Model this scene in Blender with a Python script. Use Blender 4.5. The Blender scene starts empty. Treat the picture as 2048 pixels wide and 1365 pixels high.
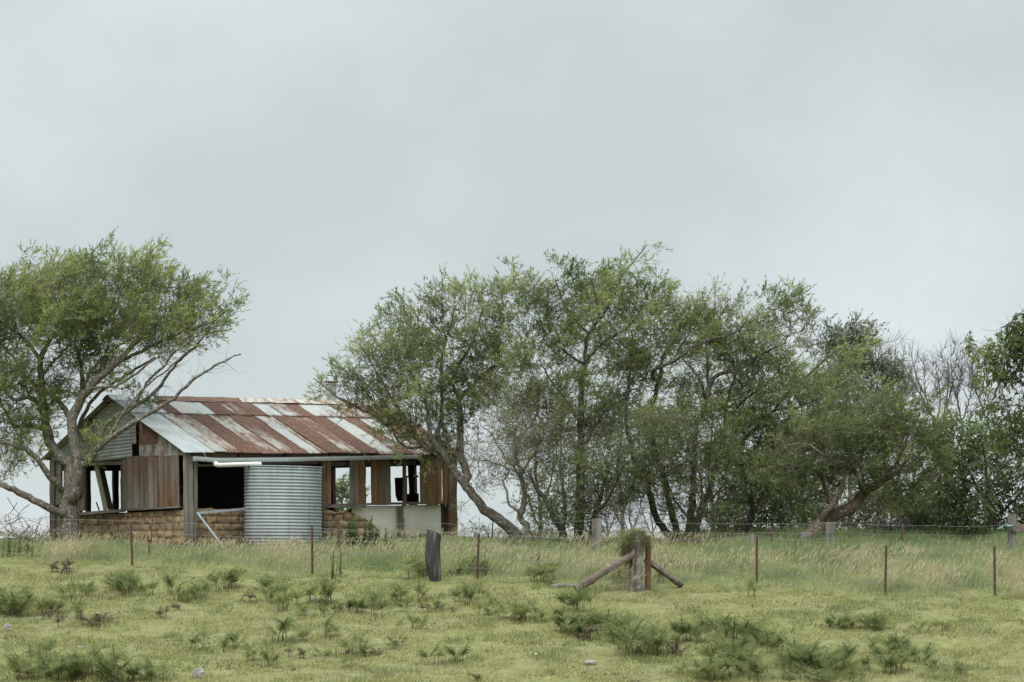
import bpy, math, random
import numpy as np
from mathutils import Vector, Matrix, noise as mnoise

scene = bpy.context.scene
R = math.radians
random.seed(7)
RNG = np.random.default_rng(7)

# ------------------------------------------------------------------ camera
F = 4836.0            # focal length in photo pixels (2048 wide): an 85 mm lens
HY = 1115.0           # row of eye level in the photograph
cd = bpy.data.cameras.new('camera')
cam = bpy.data.objects.new('camera', cd)
scene.collection.objects.link(cam)
cam.location = (0, 0, 0)
cam.rotation_euler = (R(90), 0, 0)
cd.sensor_width = 36.0
cd.lens = 36.0 * F / 2048.0
cd.shift_y = (HY - 682.5) / 2048.0
cd.clip_start = 0.5
cd.clip_end = 9000
scene.camera = cam

# ------------------------------------------------------------------ world: overcast daylight
SUN_EL, SUN_AZ = 52, 205      # sun behind the camera, to its left, veiled by cloud
w = bpy.data.worlds.new('World'); scene.world = w; w.use_nodes = True
nt = w.node_tree; N = nt.nodes; L = nt.links; N.clear()
out = N.new('ShaderNodeOutputWorld'); bg = N.new('ShaderNodeBackground')
tc = N.new('ShaderNodeTexCoord')
sky = N.new('ShaderNodeTexSky'); sky.sky_type = 'NISHITA'; sky.sun_disc = False
sky.sun_elevation = R(SUN_EL); sky.sun_rotation = R(SUN_AZ)
mp = N.new('ShaderNodeMapping'); mp.inputs['Scale'].default_value = (2.4, 2.4, 3.4)
nz1 = N.new('ShaderNodeTexNoise'); nz1.inputs['Scale'].default_value = 2.3; nz1.inputs['Detail'].default_value = 5
nz1.inputs['Roughness'].default_value = 0.5
L.new(tc.outputs['Generated'], mp.inputs[0]); L.new(mp.outputs[0], nz1.inputs['Vector'])
cr = N.new('ShaderNodeValToRGB')
cr.color_ramp.elements[0].position = 0.36; cr.color_ramp.elements[0].color = (0.418, 0.466, 0.474, 1)
cr.color_ramp.elements[1].position = 0.66; cr.color_ramp.elements[1].color = (0.528, 0.572, 0.582, 1)
L.new(nz1.outputs['Fac'], cr.inputs['Fac'])
sep = N.new('ShaderNodeSeparateXYZ'); L.new(tc.outputs['Generated'], sep.inputs[0])
mr = N.new('ShaderNodeMapRange'); mr.interpolation_type = 'SMOOTHSTEP'      # cloud cover is brighter overhead
mr.inputs['From Min'].default_value = 0.24; mr.inputs['From Max'].default_value = 0.9
mr.inputs['To Min'].default_value = 1.0; mr.inputs['To Max'].default_value = 4.4
L.new(sep.outputs['Z'], mr.inputs['Value'])
vm = N.new('ShaderNodeVectorMath'); vm.operation = 'SCALE'
L.new(cr.outputs['Color'], vm.inputs[0]); L.new(mr.outputs['Result'], vm.inputs['Scale'])
sk = N.new('ShaderNodeVectorMath'); sk.operation = 'SCALE'; sk.inputs['Scale'].default_value = 0.08
L.new(sky.outputs[0], sk.inputs[0])
mx = N.new('ShaderNodeMix'); mx.data_type = 'RGBA'; mx.inputs['Factor'].default_value = 0.94
L.new(sk.outputs[0], mx.inputs['A']); L.new(vm.outputs[0], mx.inputs['B'])
L.new(mx.outputs['Result'], bg.inputs['Color']); bg.inputs['Strength'].default_value = 1.0
L.new(bg.outputs[0], out.inputs['Surface'])

sd = bpy.data.lights.new('sun', 'SUN'); sd.energy = 1.5; sd.angle = R(25); sd.color = (1.0, 0.97, 0.92)
so = bpy.data.objects.new('sun', sd); scene.collection.objects.link(so)
_d = Vector((math.sin(R(SUN_AZ)) * math.cos(R(SUN_EL)), math.cos(R(SUN_AZ)) * math.cos(R(SUN_EL)), math.sin(R(SUN_EL))))
so.rotation_euler = _d.to_track_quat('Z', 'Y').to_euler()

scene.view_settings.view_transform = 'Standard'; scene.view_settings.look = 'None'
scene.view_settings.gamma = 1.0; scene.view_settings.exposure = 0.5
scene.cycles.max_bounces = 10; scene.cycles.diffuse_bounces = 7; scene.cycles.transmission_bounces = 7
scene.cycles.caustics_reflective = False; scene.cycles.caustics_refractive = False
scene.cycles.use_denoising = True; scene.cycles.denoising_prefilter = 'NONE'

# ------------------------------------------------------------------ helpers
def P(px, py, Y):
    """photo pixel at depth Y -> world point"""
    return np.array([(px - 1024.0) / F * Y, Y, (HY - py) / F * Y])

def link(o, parent=None):
    scene.collection.objects.link(o)
    if parent is not None: o.parent = parent
    return o

def tag(o, label=None, cat=None, group=None, kind=None):
    if label: o['label'] = label
    if cat: o['category'] = cat
    if group: o['group'] = group
    if kind: o['kind'] = kind
    return o

def empty(name, loc, rot=(0, 0, 0)):
    o = bpy.data.objects.new(name, None); o.location = loc; o.rotation_euler = rot
    o.empty_display_size = 0.3
    return link(o)

def npmesh(name, V, faces, mat, parent=None, tint=None, smooth=False, loc=None):
    """V (n,3); faces: list of int arrays (k,3) or (k,4); tint (n,3) -> point colour attribute"""
    V = np.asarray(V, dtype=np.float32)
    if loc is not None: V = V - np.asarray(loc, dtype=np.float32)
    me = bpy.data.meshes.new(name)
    loops = []; starts = []; tot = 0
    for f in faces:
        f = np.asarray(f, dtype=np.int32)
        if len(f) == 0: continue
        k = f.shape[1]
        starts.append(tot + np.arange(len(f)) * k); loops.append(f.ravel()); tot += f.size
    loops = np.concatenate(loops); starts = np.concatenate(starts)
    me.vertices.add(len(V)); me.vertices.foreach_set('co', V.ravel())
    me.loops.add(len(loops)); me.loops.foreach_set('vertex_index', loops.astype(np.int32))
    me.polygons.add(len(starts)); me.polygons.foreach_set('loop_start', starts.astype(np.int32))
    me.update(calc_edges=True)
    me.polygons.foreach_set('use_smooth', np.full(len(starts), bool(smooth)))
    if tint is not None:
        a = me.attributes.new('tint', 'FLOAT_COLOR', 'POINT')
        c = np.ones((len(V), 4), dtype=np.float32); c[:, :3] = tint
        a.data.foreach_set('color', c.ravel())
    me.materials.append(mat)
    o = bpy.data.objects.new(name, me)
    if loc is not None and parent is None: o.location = [float(x) for x in loc]
    return link(o, parent)

class MB:
    """collects boxes, bars and tubes for ONE mesh object"""
    def __init__(s): s.v = []; s.q = []; s.t = []; s.c = []; s.n = 0
    def add(s, V, Q=(), T=(), c=(0, .5, 0)):
        if len(V) == 0: return
        V = np.asarray(V, float)
        s.v.append(V)
        if len(Q): s.q.append(np.asarray(Q) + s.n)
        if len(T): s.t.append(np.asarray(T) + s.n)
        cc = np.asarray(c, float)
        s.c.append(np.tile(cc, (len(V), 1)) if cc.ndim == 1 else cc)
        s.n += len(V)
    def box(s, lo, hi, c=(0, .5, 0)):
        (x0, y0, z0), (x1, y1, z1) = lo, hi
        V = [(x0,y0,z0),(x1,y0,z0),(x1,y1,z0),(x0,y1,z0),(x0,y0,z1),(x1,y0,z1),(x1,y1,z1),(x0,y1,z1)]
        s.add(V, [(0,3,2,1),(4,5,6,7),(0,1,5,4),(1,2,6,5),(2,3,7,6),(3,0,4,7)], (), c)
    def bar(s, p0, p1, w, h, side=(1, 0, 0), segs=1, jit=0.0, taper=1.0, c=(0, .5, 0), rnd=random):
        """squared timber from p0 to p1, w along side, h across"""
        p0 = np.array(p0, float); p1 = np.array(p1, float); d = p1 - p0; d /= np.linalg.norm(d)
        a = np.array(side, float); a = a - d * a.dot(d); a /= np.linalg.norm(a); b = np.cross(d, a)
        V = []; Q = []
        ox = oy = 0.0
        for i in range(segs + 1):
            t = i / segs; k = 1 + (taper - 1) * t; p = p0 + (p1 - p0) * t
            if jit: ox += rnd.uniform(-jit, jit) * .6; oy += rnd.uniform(-jit, jit) * .6
            for sx, sy in ((-1,-1),(1,-1),(1,1),(-1,1)):
                jx = rnd.uniform(-jit, jit); jy = rnd.uniform(-jit, jit)
                V.append(p + a * (sx * w / 2 * k + jx + ox) + b * (sy * h / 2 * k + jy + oy) + d * (rnd.uniform(-jit, jit) * (1 if i in (0, segs) else 0)))
            if i:
                o = (i - 1) * 4
                for j in range(4): Q.append((o + j, o + (j + 1) % 4, o + 4 + (j + 1) % 4, o + 4 + j))
        o = segs * 4
        Q += [(3, 2, 1, 0), (o, o + 1, o + 2, o + 3)]
        s.add(V, Q, (), c)
    def tube(s, pts, rad, sides=8, c=(0, .5, 0), caps=True, lump=0.0, rs=0):
        V, Q, T = tube_geo(pts, rad, sides, lump, rs, caps)
        s.add(V, Q, T, c)
    def build(s, name, mat, parent=None, smooth=False, loc=None):
        fs = []
        if s.q: fs.append(np.concatenate(s.q))
        if s.t: fs.append(np.concatenate(s.t))
        return npmesh(name, np.concatenate(s.v), fs, mat, parent, np.concatenate(s.c), smooth, loc)

def frames(T):
    ref = np.tile(np.array([0.31, 0.9, 0.17]), (len(T), 1))
    a = np.cross(T, ref); n = np.linalg.norm(a, axis=1, keepdims=True); n[n < 1e-6] = 1; a /= n
    return a, np.cross(T, a)

def tube_geo(pts, rad, sides=8, lump=0.0, seed=0, caps=True):
    pts = np.asarray(pts, float); n = len(pts)
    rad = np.broadcast_to(np.asarray(rad, float), (n,))
    T = np.gradient(pts, axis=0); T /= np.maximum(np.linalg.norm(T, axis=1, keepdims=True), 1e-9)
    a, b = frames(T)
    th = np.arange(sides) / sides * 2 * math.pi
    rr = rad[:, None] * np.ones((1, sides))
    if lump:
        r = np.random.default_rng(seed)
        ph = r.uniform(0, 6.28, 6); k = np.arange(n)[:, None]
        rr = rr * (1 + lump * (np.sin(3 * th + ph[0] + .13 * k) * .5 + np.sin(5 * th + ph[1] - .21 * k) * .35 + np.sin(k * .9 + ph[2] + 2 * th) * .4) + r.normal(0, lump * .25, (n, sides)))
    V = pts[:, None, :] + rr[..., None] * (np.cos(th)[None, :, None] * a[:, None, :] + np.sin(th)[None, :, None] * b[:, None, :])
    i = np.arange(n - 1)[:, None] * sides; j = np.arange(sides)[None, :]; j2 = (j + 1) % sides
    Q = np.stack([i + j, i + j2, i + sides + j2, i + sides + j], -1).reshape(-1, 4)
    V = V.reshape(-1, 3); Tt = []
    if caps:
        V = np.vstack([V, pts[0], pts[-1]]); c0 = n * sides; o = (n - 1) * sides
        for k in range(sides):
            Tt.append((c0, (k + 1) % sides, k)); Tt.append((c0 + 1, o + k, o + (k + 1) % sides))
    return V, Q, Tt

def resample(pts, step):
    """Catmull-Rom through pts (n,k), points every `step`"""
    pts = np.asarray(pts, float)
    if len(pts) < 2: return pts
    p = np.vstack([2 * pts[0] - pts[1], pts, 2 * pts[-1] - pts[-2]])
    outp = []
    for i in range(1, len(p) - 2):
        n = max(1, int(round(np.linalg.norm((p[i + 1] - p[i])[:3]) / step)))
        for t in np.arange(n) / n:
            outp.append(.5 * ((2 * p[i]) + (-p[i-1] + p[i+1]) * t + (2*p[i-1] - 5*p[i] + 4*p[i+1] - p[i+2]) * t*t + (-p[i-1] + 3*p[i] - 3*p[i+1] + p[i+2]) * t**3))
    outp.append(pts[-1])
    return np.array(outp)

def nz(x, y, seed=0, f=1.0):
    """cheap smooth noise in about -1..1"""
    r = np.random.default_rng(seed); s = 0; amp = 0
    for o in range(4):
        for k in range(3):
            a = r.uniform(0, 6.28); ph = r.uniform(0, 6.28); ff = f * 1.8 ** o * r.uniform(.8, 1.25); A = .62 ** o
            s = s + A * np.sin((x * math.cos(a) + y * math.sin(a)) * ff + ph + 1.3 * np.sin((x * math.sin(a) - y * math.cos(a)) * ff * .7 + ph * 2)); amp += A
    return s / amp * 1.9

# ------------------------------------------------------------------ terrain
_ky = [-80, 0, 12, 28, 40, 48.8, 60, 69, 72.5, 77, 84, 95, 120, 200, 600, 5000]
_kz = [-1.9, -1.75, -2.2, -3.6, -3.76, -2.53, -.93, .357, .47, .49, .05, -1.3, -5, -15, -40, -60]
_ty = np.arange(-80, 5001, .5); _tz = np.interp(_ty, _ky, _kz)
_ker = np.ones(7) / 7; _sm = np.convolve(np.pad(_tz, 3, 'edge'), _ker, 'valid'); _tz = _sm
def g(X, Y):
    X = np.asarray(X, float); Y = np.asarray(Y, float)
    z = np.interp(Y, _ty, _tz)
    near = np.clip((Y - 44) / 4, 0, 1) * np.clip((86 - Y) / 6, 0, 1)
    return z + near * (.055 * nz(X, Y, 11, .55) + .03 * nz(X, Y, 12, 1.6) + .018 * nz(X, Y, 13, 5.0))
def gz(X, Y): return float(g(X, Y))
def ghit(px, py, y0=46.5, y1=90):
    Y = np.arange(y0, y1, .03); X = (px - 1024) / F * Y; zr = (HY - py) / F * Y
    h = np.nonzero(g(X, Y) >= zr)[0]
    Yh = Y[h[0]] if len(h) else 68.0
    Xh = (px - 1024) / F * Yh
    return np.array([Xh, Yh, gz(Xh, Yh)])

# ------------------------------------------------------------------ materials
class NT:
    def __init__(s, name):
        s.m = bpy.data.materials.new(name); s.m.use_nodes = True; s.t = s.m.node_tree; s.t.nodes.clear()
        s.out = s.t.nodes.new('ShaderNodeOutputMaterial')
        s.tc = s.t.nodes.new('ShaderNodeTexCoord')
        s.at = s.t.nodes.new('ShaderNodeAttribute'); s.at.attribute_name = 'tint'
        s.sp = s.t.nodes.new('ShaderNodeSeparateColor'); s.l(s.at.outputs['Color'], s.sp.inputs[0])
    def l(s, a, b): s.t.links.new(a, b)
    def noise(s, scale, detail=4, rough=.55, stretch=(1, 1, 1), dist=0.0, off=None):
        m = s.t.nodes.new('ShaderNodeMapping'); m.inputs['Scale'].default_value = stretch
        s.l(s.tc.outputs['Object'], m.inputs[0])
        if off is not None: s.l(off, m.inputs['Location'])
        n = s.t.nodes.new('ShaderNodeTexNoise'); n.inputs['Scale'].default_value = scale; n.inputs['Detail'].default_value = detail
        n.inputs['Roughness'].default_value = rough; n.inputs['Distortion'].default_value = dist
        s.l(m.outputs[0], n.inputs['Vector']); return n.outputs['Fac']
    def ramp(s, fac, stops):
        r = s.t.nodes.new('ShaderNodeValToRGB'); e = r.color_ramp.elements
        while len(e) < len(stops): e.new(.5)
        for k, (p, c) in enumerate(stops): e[k].position = p; e[k].color = (*c, 1) if len(c) == 3 else c
        s.l(fac, r.inputs['Fac']); return r.outputs['Color']
    def math(s, op, a, b=None, clamp=False):
        n = s.t.nodes.new('ShaderNodeMath'); n.operation = op; n.use_clamp = clamp
        for k, v in enumerate((a, b)):
            if v is None: continue
            if isinstance(v, (int, float)): n.inputs[k].default_value = v
            else: s.l(v, n.inputs[k])
        return n.outputs[0]
    def mapr(s, v, a, b, c=0, d=1):
        n = s.t.nodes.new('ShaderNodeMapRange'); s.l(v, n.inputs['Value'])
        for k, x in zip(('From Min', 'From Max', 'To Min', 'To Max'), (a, b, c, d)): n.inputs[k].default_value = x
        return n.outputs['Result']
    def mix(s, fac, a, b, mode='MIX'):
        n = s.t.nodes.new('ShaderNodeMix'); n.data_type = 'RGBA'; n.blend_type = mode
        for k, v in (('Factor', fac), ('A', a), ('B', b)):
            i = n.inputs[k]
            if isinstance(v, (int, float)): i.default_value = v
            elif isinstance(v, tuple): i.default_value = (*v, 1)
            else: s.l(v, i)
        return n.outputs['Result']
    def bump(s, h, st=.4, dist=.02):
        b = s.t.nodes.new('ShaderNodeBump'); b.inputs['Strength'].default_value = st; b.inputs['Distance'].default_value = dist
        s.l(h, b.inputs['Height']); return b.outputs[0]
    def principled(s, col, rough=.85, spec=.3, metal=0.0, bump=None):
        p = s.t.nodes.new('ShaderNodeBsdfPrincipled')
        for k, v in (('Base Color', col), ('Roughness', rough), ('Metallic', metal)):
            if isinstance(v, (int, float)): p.inputs[k].default_value = v
            elif isinstance(v, tuple): p.inputs[k].default_value = (*v, 1)
            else: s.l(v, p.inputs[k])
        p.inputs['Specular IOR Level'].default_value = spec
        if bump is not None: s.l(bump, p.inputs['Normal'])
        s.l(p.outputs[0], s.out.inputs[0]); return s.m

def mat_leaf(name, trans=.35):
    k = NT(name)
    d = k.t.nodes.new('ShaderNodeBsdfDiffuse'); t = k.t.nodes.new('ShaderNodeBsdfTranslucent'); m = k.t.nodes.new('ShaderNodeMixShader')
    n = k.noise(1.3, 2)
    c = k.mix(1.0, k.at.outputs['Color'], k.ramp(n, [(.3, (.82, .84, .8)), (.7, (1.15, 1.12, 1.1))]), 'MULTIPLY')
    k.l(c, d.inputs[0]); k.l(c, t.inputs[0]); m.inputs[0].default_value = trans
    k.l(d.outputs[0], m.inputs[1]); k.l(t.outputs[0], m.inputs[2]); k.l(m.outputs[0], k.out.inputs[0])
    return k.m

def mat_bark(name, lo, hi, lichen=(.33, .34, .29), lf=.25, tw=(.19, .16, .13)):
    k = NT(name)
    n = k.noise(9, 6, .65, (1, 1, .35)); n2 = k.noise(2.0, 3); n3 = k.noise(14, 3, .6)
    c = k.mix(n2, k.ramp(n, [(.3, lo), (.7, hi)]), k.ramp(n, [(.35, tuple(x * .7 for x in lo)), (.75, tuple(x * .85 for x in hi))]))
    c = k.mix(k.mapr(n3, .60 - lf * .3, .72), c, lichen)
    c = k.mix(k.sp.outputs[0], c, tw)
    return k.principled(c, .95, .1, 0, k.bump(k.noise(22, 5, .7, (1, 1, .25)), .7, .03))

def mat_wood(name, stretch, rust=True):
    """weathered board: tint.r = red-brown stain, tint.g = brightness, tint.b = moss"""
    k = NT(name); r, gg, b = k.sp.outputs
    gr = k.noise(7, 6, .65, stretch); big = k.noise(1.3, 3, .6, tuple(.4 + .6 * x / max(stretch) for x in stretch)); sp = k.noise(30, 3, .7)
    grey = k.ramp(gr, [(.25, (.05, .043, .036)), (.5, (.14, .125, .105)), (.78, (.25, .235, .21))])
    red = k.ramp(gr, [(.28, (.05, .028, .018)), (.5, (.145, .072, .038)), (.8, (.235, .14, .085))])
    f = k.math('ADD', k.math('MULTIPLY', k.mapr(big, .3, .7, -.5, .5), 1.1), r, True)
    c = k.mix(f, grey, red)
    mo = k.math('MULTIPLY', b, k.mapr(k.noise(3, 4), .42, .6))
    c = k.mix(mo, c, (.10, .12, .045))
    c = k.mix(k.mapr(sp, .66, .74, 0, .7), c, (.36, .36, .32))
    sc = k.t.nodes.new('ShaderNodeVectorMath'); sc.operation = 'SCALE'
    k.l(c, sc.inputs[0]); k.l(k.mapr(gg, 0, 1, .5, 1.5), sc.inputs['Scale'])
    return k.principled(sc.outputs[0], .9, .15, 0, k.bump(gr, .6, .01))

def mat_tin(name, stretch):
    """galvanised iron: tint.r = how far rusted, tint.g = brightness, tint.b = whitish chalk"""
    k = NT(name); r, gg, b = k.sp.outputs
    st = k.noise(3.2, 6, .62, stretch, 0.3); fi = k.noise(9, 5, .7, (1, 1, 1), .5); zn = k.noise(5, 4, .6, stretch)
    pa = k.noise(4.2, 6, .7, (1.2, .8, .8), .6); v = k.math('ADD', k.math('MULTIPLY', st, .4), k.math('ADD', k.math('MULTIPLY', fi, .2), k.math('MULTIPLY', pa, .4)))
    f = k.mapr(k.math('ADD', v, k.math('MULTIPLY', k.math('SUBTRACT', r, .5), .40)), .44, .56)
    f = k.math('MINIMUM', k.math('MAXIMUM', f, 0), 1)
    zinc = k.ramp(zn, [(.3, (.22, .24, .24)), (.7, (.325, .345, .345))])
    cream = k.ramp(fi, [(.35, (.24, .215, .17)), (.65, (.33, .32, .285))])
    zinc = k.mix(b, zinc, cream)
    rust = k.ramp(fi, [(.28, (.066, .035, .025)), (.5, (.12, .063, .043)), (.72, (.21, .132, .094))])
    c = k.mix(f, zinc, rust)
    sc = k.t.nodes.new('ShaderNodeVectorMath'); sc.operation = 'SCALE'
    k.l(c, sc.inputs[0]); k.l(k.mapr(gg, 0, 1, .5, 1.5), sc.inputs['Scale'])
    return k.principled(sc.outputs[0], k.mapr(f, 0, 1, .5, .9), .35, k.mapr(f, 0, 1, .25, 0), k.bump(fi, .15, .01))

def mat_noise(name, stops, scale, stretch=(1, 1, 1), rough=.9, spec=.2, bump=.4, bd=.02, detail=6, metal=0.0):
    k = NT(name); n = k.noise(scale, detail, .62, stretch)
    return k.principled(k.ramp(n, stops), rough, spec, metal, k.bump(k.noise(scale * 3, 4, .6, stretch), bump, bd))

M_leaf = mat_leaf('foliage', .48)
M_grass = mat_leaf('grass_blades', .45)
M_fern = mat_leaf('fern', .55)
M_bark = mat_bark('bark_grey_brown', (.075, .062, .05), (.20, .175, .145))
M_bark_dark = mat_bark('bark_dark', (.045, .038, .032), (.125, .11, .095), lf=.1)
M_bark_pale = mat_bark('bark_pale', (.12, .10, .085), (.27, .235, .195))
M_bark_scar = mat_bark('bark_scarred_brown', (.07, .052, .038), (.22, .165, .12), lf=.1)
M_bark_dead = mat_bark('bark_dead_grey', (.085, .082, .078), (.16, .155, .15), lf=.1, tw=(.11, .105, .10))
M_wood_v = mat_wood('weathered_boards', (1, 1, .08))
M_wood_u = mat_wood('weathered_beams', (.08, 1, 1))
M_wood_h = mat_wood('weathered_sill', (1, .08, 1))
M_tin_roof = mat_tin('rusted_roof_iron', (2.4, .35, .35))
M_tin_wall = mat_tin('gable_iron', (1, 2.2, .3))
def mat_tank():
    k = NT('tank_iron'); a = k.noise(2.2, 5, .6, (1, 1, .5)); st = k.noise(4.5, 5, .65, (1, 1, .06)); fi = k.noise(16, 4, .7)
    c = k.ramp(a, [(.3, (.22, .245, .25)), (.7, (.31, .338, .344))])
    c = k.mix(k.mapr(st, .50, .68, 0, .55), c, (.13, .14, .135))
    lo = k.t.nodes.new('ShaderNodeSeparateXYZ'); k.l(k.tc.outputs['Object'], lo.inputs[0])
    ru = k.math('MULTIPLY', k.mapr(lo.outputs['Z'], .05, .55, 1, 0), k.mapr(fi, .42, .62), True)
    c = k.mix(ru, c, (.13, .085, .06))
    return k.principled(c, .6, .35, .1, k.bump(fi, .06, .004))
M_tank = mat_tank()
M_gutter = mat_noise('gutter_metal', [(.3, (.29, .31, .30)), (.7, (.41, .42, .41))], 4, (.4, 1, 1), .5, .4, .05, .005, 5, .2)
M_pvc = mat_noise('white_pipe', [(.3, (.5, .5, .47)), (.7, (.6, .6, .575))], 3, (1, 1, 1), .4, .4, .02, .002)
def mat_adobe():
    k = NT('mud_brick'); n = k.noise(3.5, 6, .65, (1, 1, 1.3)); b = k.noise(1.1, 3, .6); f = k.noise(24, 4, .7)
    c = k.ramp(n, [(.25, (.135, .097, .06)), (.48, (.25, .185, .118)), (.75, (.365, .285, .195))])
    c = k.mix(k.mapr(b, .5, .68, 0, .6), c, (.15, .125, .085))
    c = k.mix(k.mapr(f, .62, .75, 0, .6), c, (.085, .062, .04))
    c = k.mix(k.mapr(k.sp.outputs[1], .3, .75), k.mix(1.0, c, (.85, .80, .74), 'MULTIPLY'), k.mix(1.0, c, (1.22, 1.14, 1.04), 'MULTIPLY'))
    c = k.mix(k.math('MULTIPLY', k.sp.outputs[0], .8), c, (.085, .063, .044))  # mortar joints: much of their dark tone is shade put into the colour
    return k.principled(c, .95, .1, 0, k.bump(f, .5, .03))
M_adobe = mat_adobe()
M_earth = mat_noise('red_earth', [(.3, (.15, .095, .06)), (.7, (.28, .185, .12))], 6, (1, 1, 1), .95, .1, .9, .05)
M_fibro = mat_noise('fibre_sheet', [(.25, (.55, .545, .455)), (.6, (.62, .615, .52)), (.85, (.66, .655, .565))], 1.6, (1, 1, .6), .8, .2, .05, .003)
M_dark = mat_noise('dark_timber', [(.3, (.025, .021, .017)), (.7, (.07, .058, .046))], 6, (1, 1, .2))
M_paintwood = mat_noise('pale_plank', [(.3, (.16, .155, .12)), (.7, (.27, .26, .205))], 6, (1, 1, .15))
M_steel = mat_noise('rusty_steel', [(.3, (.045, .028, .022)), (.7, (.13, .068, .045))], 18, (1, 1, .4), .8, .3)
M_rustpost = mat_noise('orange_rust', [(.3, (.07, .042, .028)), (.55, (.13, .072, .042)), (.72, (.20, .095, .045)), (.85, (.22, .17, .13))], 9, (1, 1, .3), .9, .2)
M_galv = mat_noise('galvanised_bar', [(.3, (.24, .265, .28)), (.7, (.36, .39, .41))], 8, (1, 1, 1), .5, .5, .1, .005, 4, .3)
M_wire = mat_noise('fence_wire', [(.3, (.12, .12, .115)), (.7, (.22, .22, .215))], 5, (1, 1, 1), .5, .4, 0)
M_greypost = mat_noise('silver_timber', [(.25, (.07, .063, .054)), (.5, (.16, .148, .13)), (.8, (.27, .255, .235))], 7, (1, 1, .1), .9, .1, .8, .02)
M_log = mat_noise('stay_timber', [(.25, (.06, .05, .04)), (.46, (.135, .12, .10)), (.58, (.15, .105, .075)), (.72, (.28, .265, .235))], 7, (1, 1, 1), .9, .1, .8, .02)
M_burnt = mat_noise('charred_timber', [(.3, (.022, .020, .019)), (.55, (.06, .057, .053)), (.75, (.20, .19, .175))], 9, (1, 1, .15), .9, .2, .9, .03)
M_rock = mat_noise('stone', [(.3, (.15, .135, .115)), (.7, (.33, .305, .27))], 8, (1, 1, 1), .9, .2, .8, .03)
M_cloth = mat_noise('teal_rag', [(.3, (.12, .19, .18)), (.7, (.22, .31, .29))], 9, (1, 1, 1), .9, .1, .6, .02)
M_chimney = mat_noise('chimney_metal', [(.3, (.25, .255, .245)), (.7, (.40, .405, .39))], 5, (1, 1, .4), .7, .3)

def mat_ground():
    k = NT('pasture')
    a = k.noise(.45, 5, .6); b = k.noise(3.2, 5, .65); c = k.noise(14, 4, .7)
    g1 = k.ramp(b, [(.3, (.12, .13, .05)), (.55, (.18, .18, .072)), (.75, (.23, .218, .10))])
    g2 = k.ramp(b, [(.3, (.11, .12, .052)), (.6, (.195, .188, .09)), (.8, (.24, .22, .12))])
    col = k.mix(k.mapr(a, .4, .62), g1, g2)
    col = k.mix(k.mapr(c, .60, .72, 0, .55), col, (.10, .085, .05))
    k.principled(col, .95, .05, 0, k.bump(c, .8, .06)); return k.m
M_ground = mat_ground()

# ------------------------------------------------------------------ ground sheet
def axis(segs):
    a = []
    for lo, hi, st in segs: a.append(np.arange(lo, hi, st))
    return np.concatenate(a + [[segs[-1][1]]])
gx = axis([(-4000, -400, 600), (-400, -60, 40), (-60, -20, 4), (-20, 20, .25), (20, 60, 4), (60, 400, 40), (400, 4000, 600)])
gy = axis([(-80, 20, 10), (20, 44, 2), (44, 86, .25), (86, 130, 2), (130, 400, 30), (400, 5000, 400)])
GX, GY = np.meshgrid(gx, gy); V = np.stack([GX.ravel(), GY.ravel(), g(GX, GY).ravel()], -1)
nx, ny = len(gx), len(gy); i, j = np.meshgrid(np.arange(nx - 1), np.arange(ny - 1)); i = i.ravel(); j = j.ravel()
Q = np.stack([j * nx + i, j * nx + i + 1, (j + 1) * nx + i + 1, (j + 1) * nx + i], -1)
tag(npmesh('ground', V, [Q], M_ground, smooth=True), kind='structure')

# ------------------------------------------------------------------ the shed
YAW = R(42); WD = 7.2; LN = 10.1; Y0 = 69.0
HO = P(375, 1090, Y0)
house = empty('farm_shed', HO.tolist(), (0, -0.022, YAW))
tag(house, 'derelict farm shed with mud brick base, rusted corrugated iron roof and open timber walls', 'shed')
MH = Matrix.Translation(Vector(HO)) @ Matrix.Rotation(YAW, 4, 'Z') @ Matrix.Rotation(-0.022, 4, 'Y')
MI = MH.inverted()
_o = MI @ Vector((0, 0, 0))
def hit(px, py, ax, val):
    d = MI.to_3x3() @ Vector(((px - 1024) / F, 1, (HY - py) / F))
    t = (val - _o[ax]) / d[ax]; p = _o + d * t
    return p
def FU(px, py=1000, v=0.0): p = hit(px, py, 1, v); return p.x
def FW(px, py, v=0.0): p = hit(px, py, 1, v); return p.z
def GV(px, py=1000, u=0.0): p = hit(px, py, 0, u); return p.y
def GW(px, py, u=0.0): p = hit(px, py, 0, u); return p.z

we = FW(395, 906, -.28); wr = hit(237, 797, 1, WD / 2).z
slope = (wr - we) / (WD / 2 + .28)
def roofw(v): return we + slope * (v + .28) if v <= WD / 2 else we + slope * (WD - v + .28)
def rnd(a, b): return random.uniform(a, b)

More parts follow.
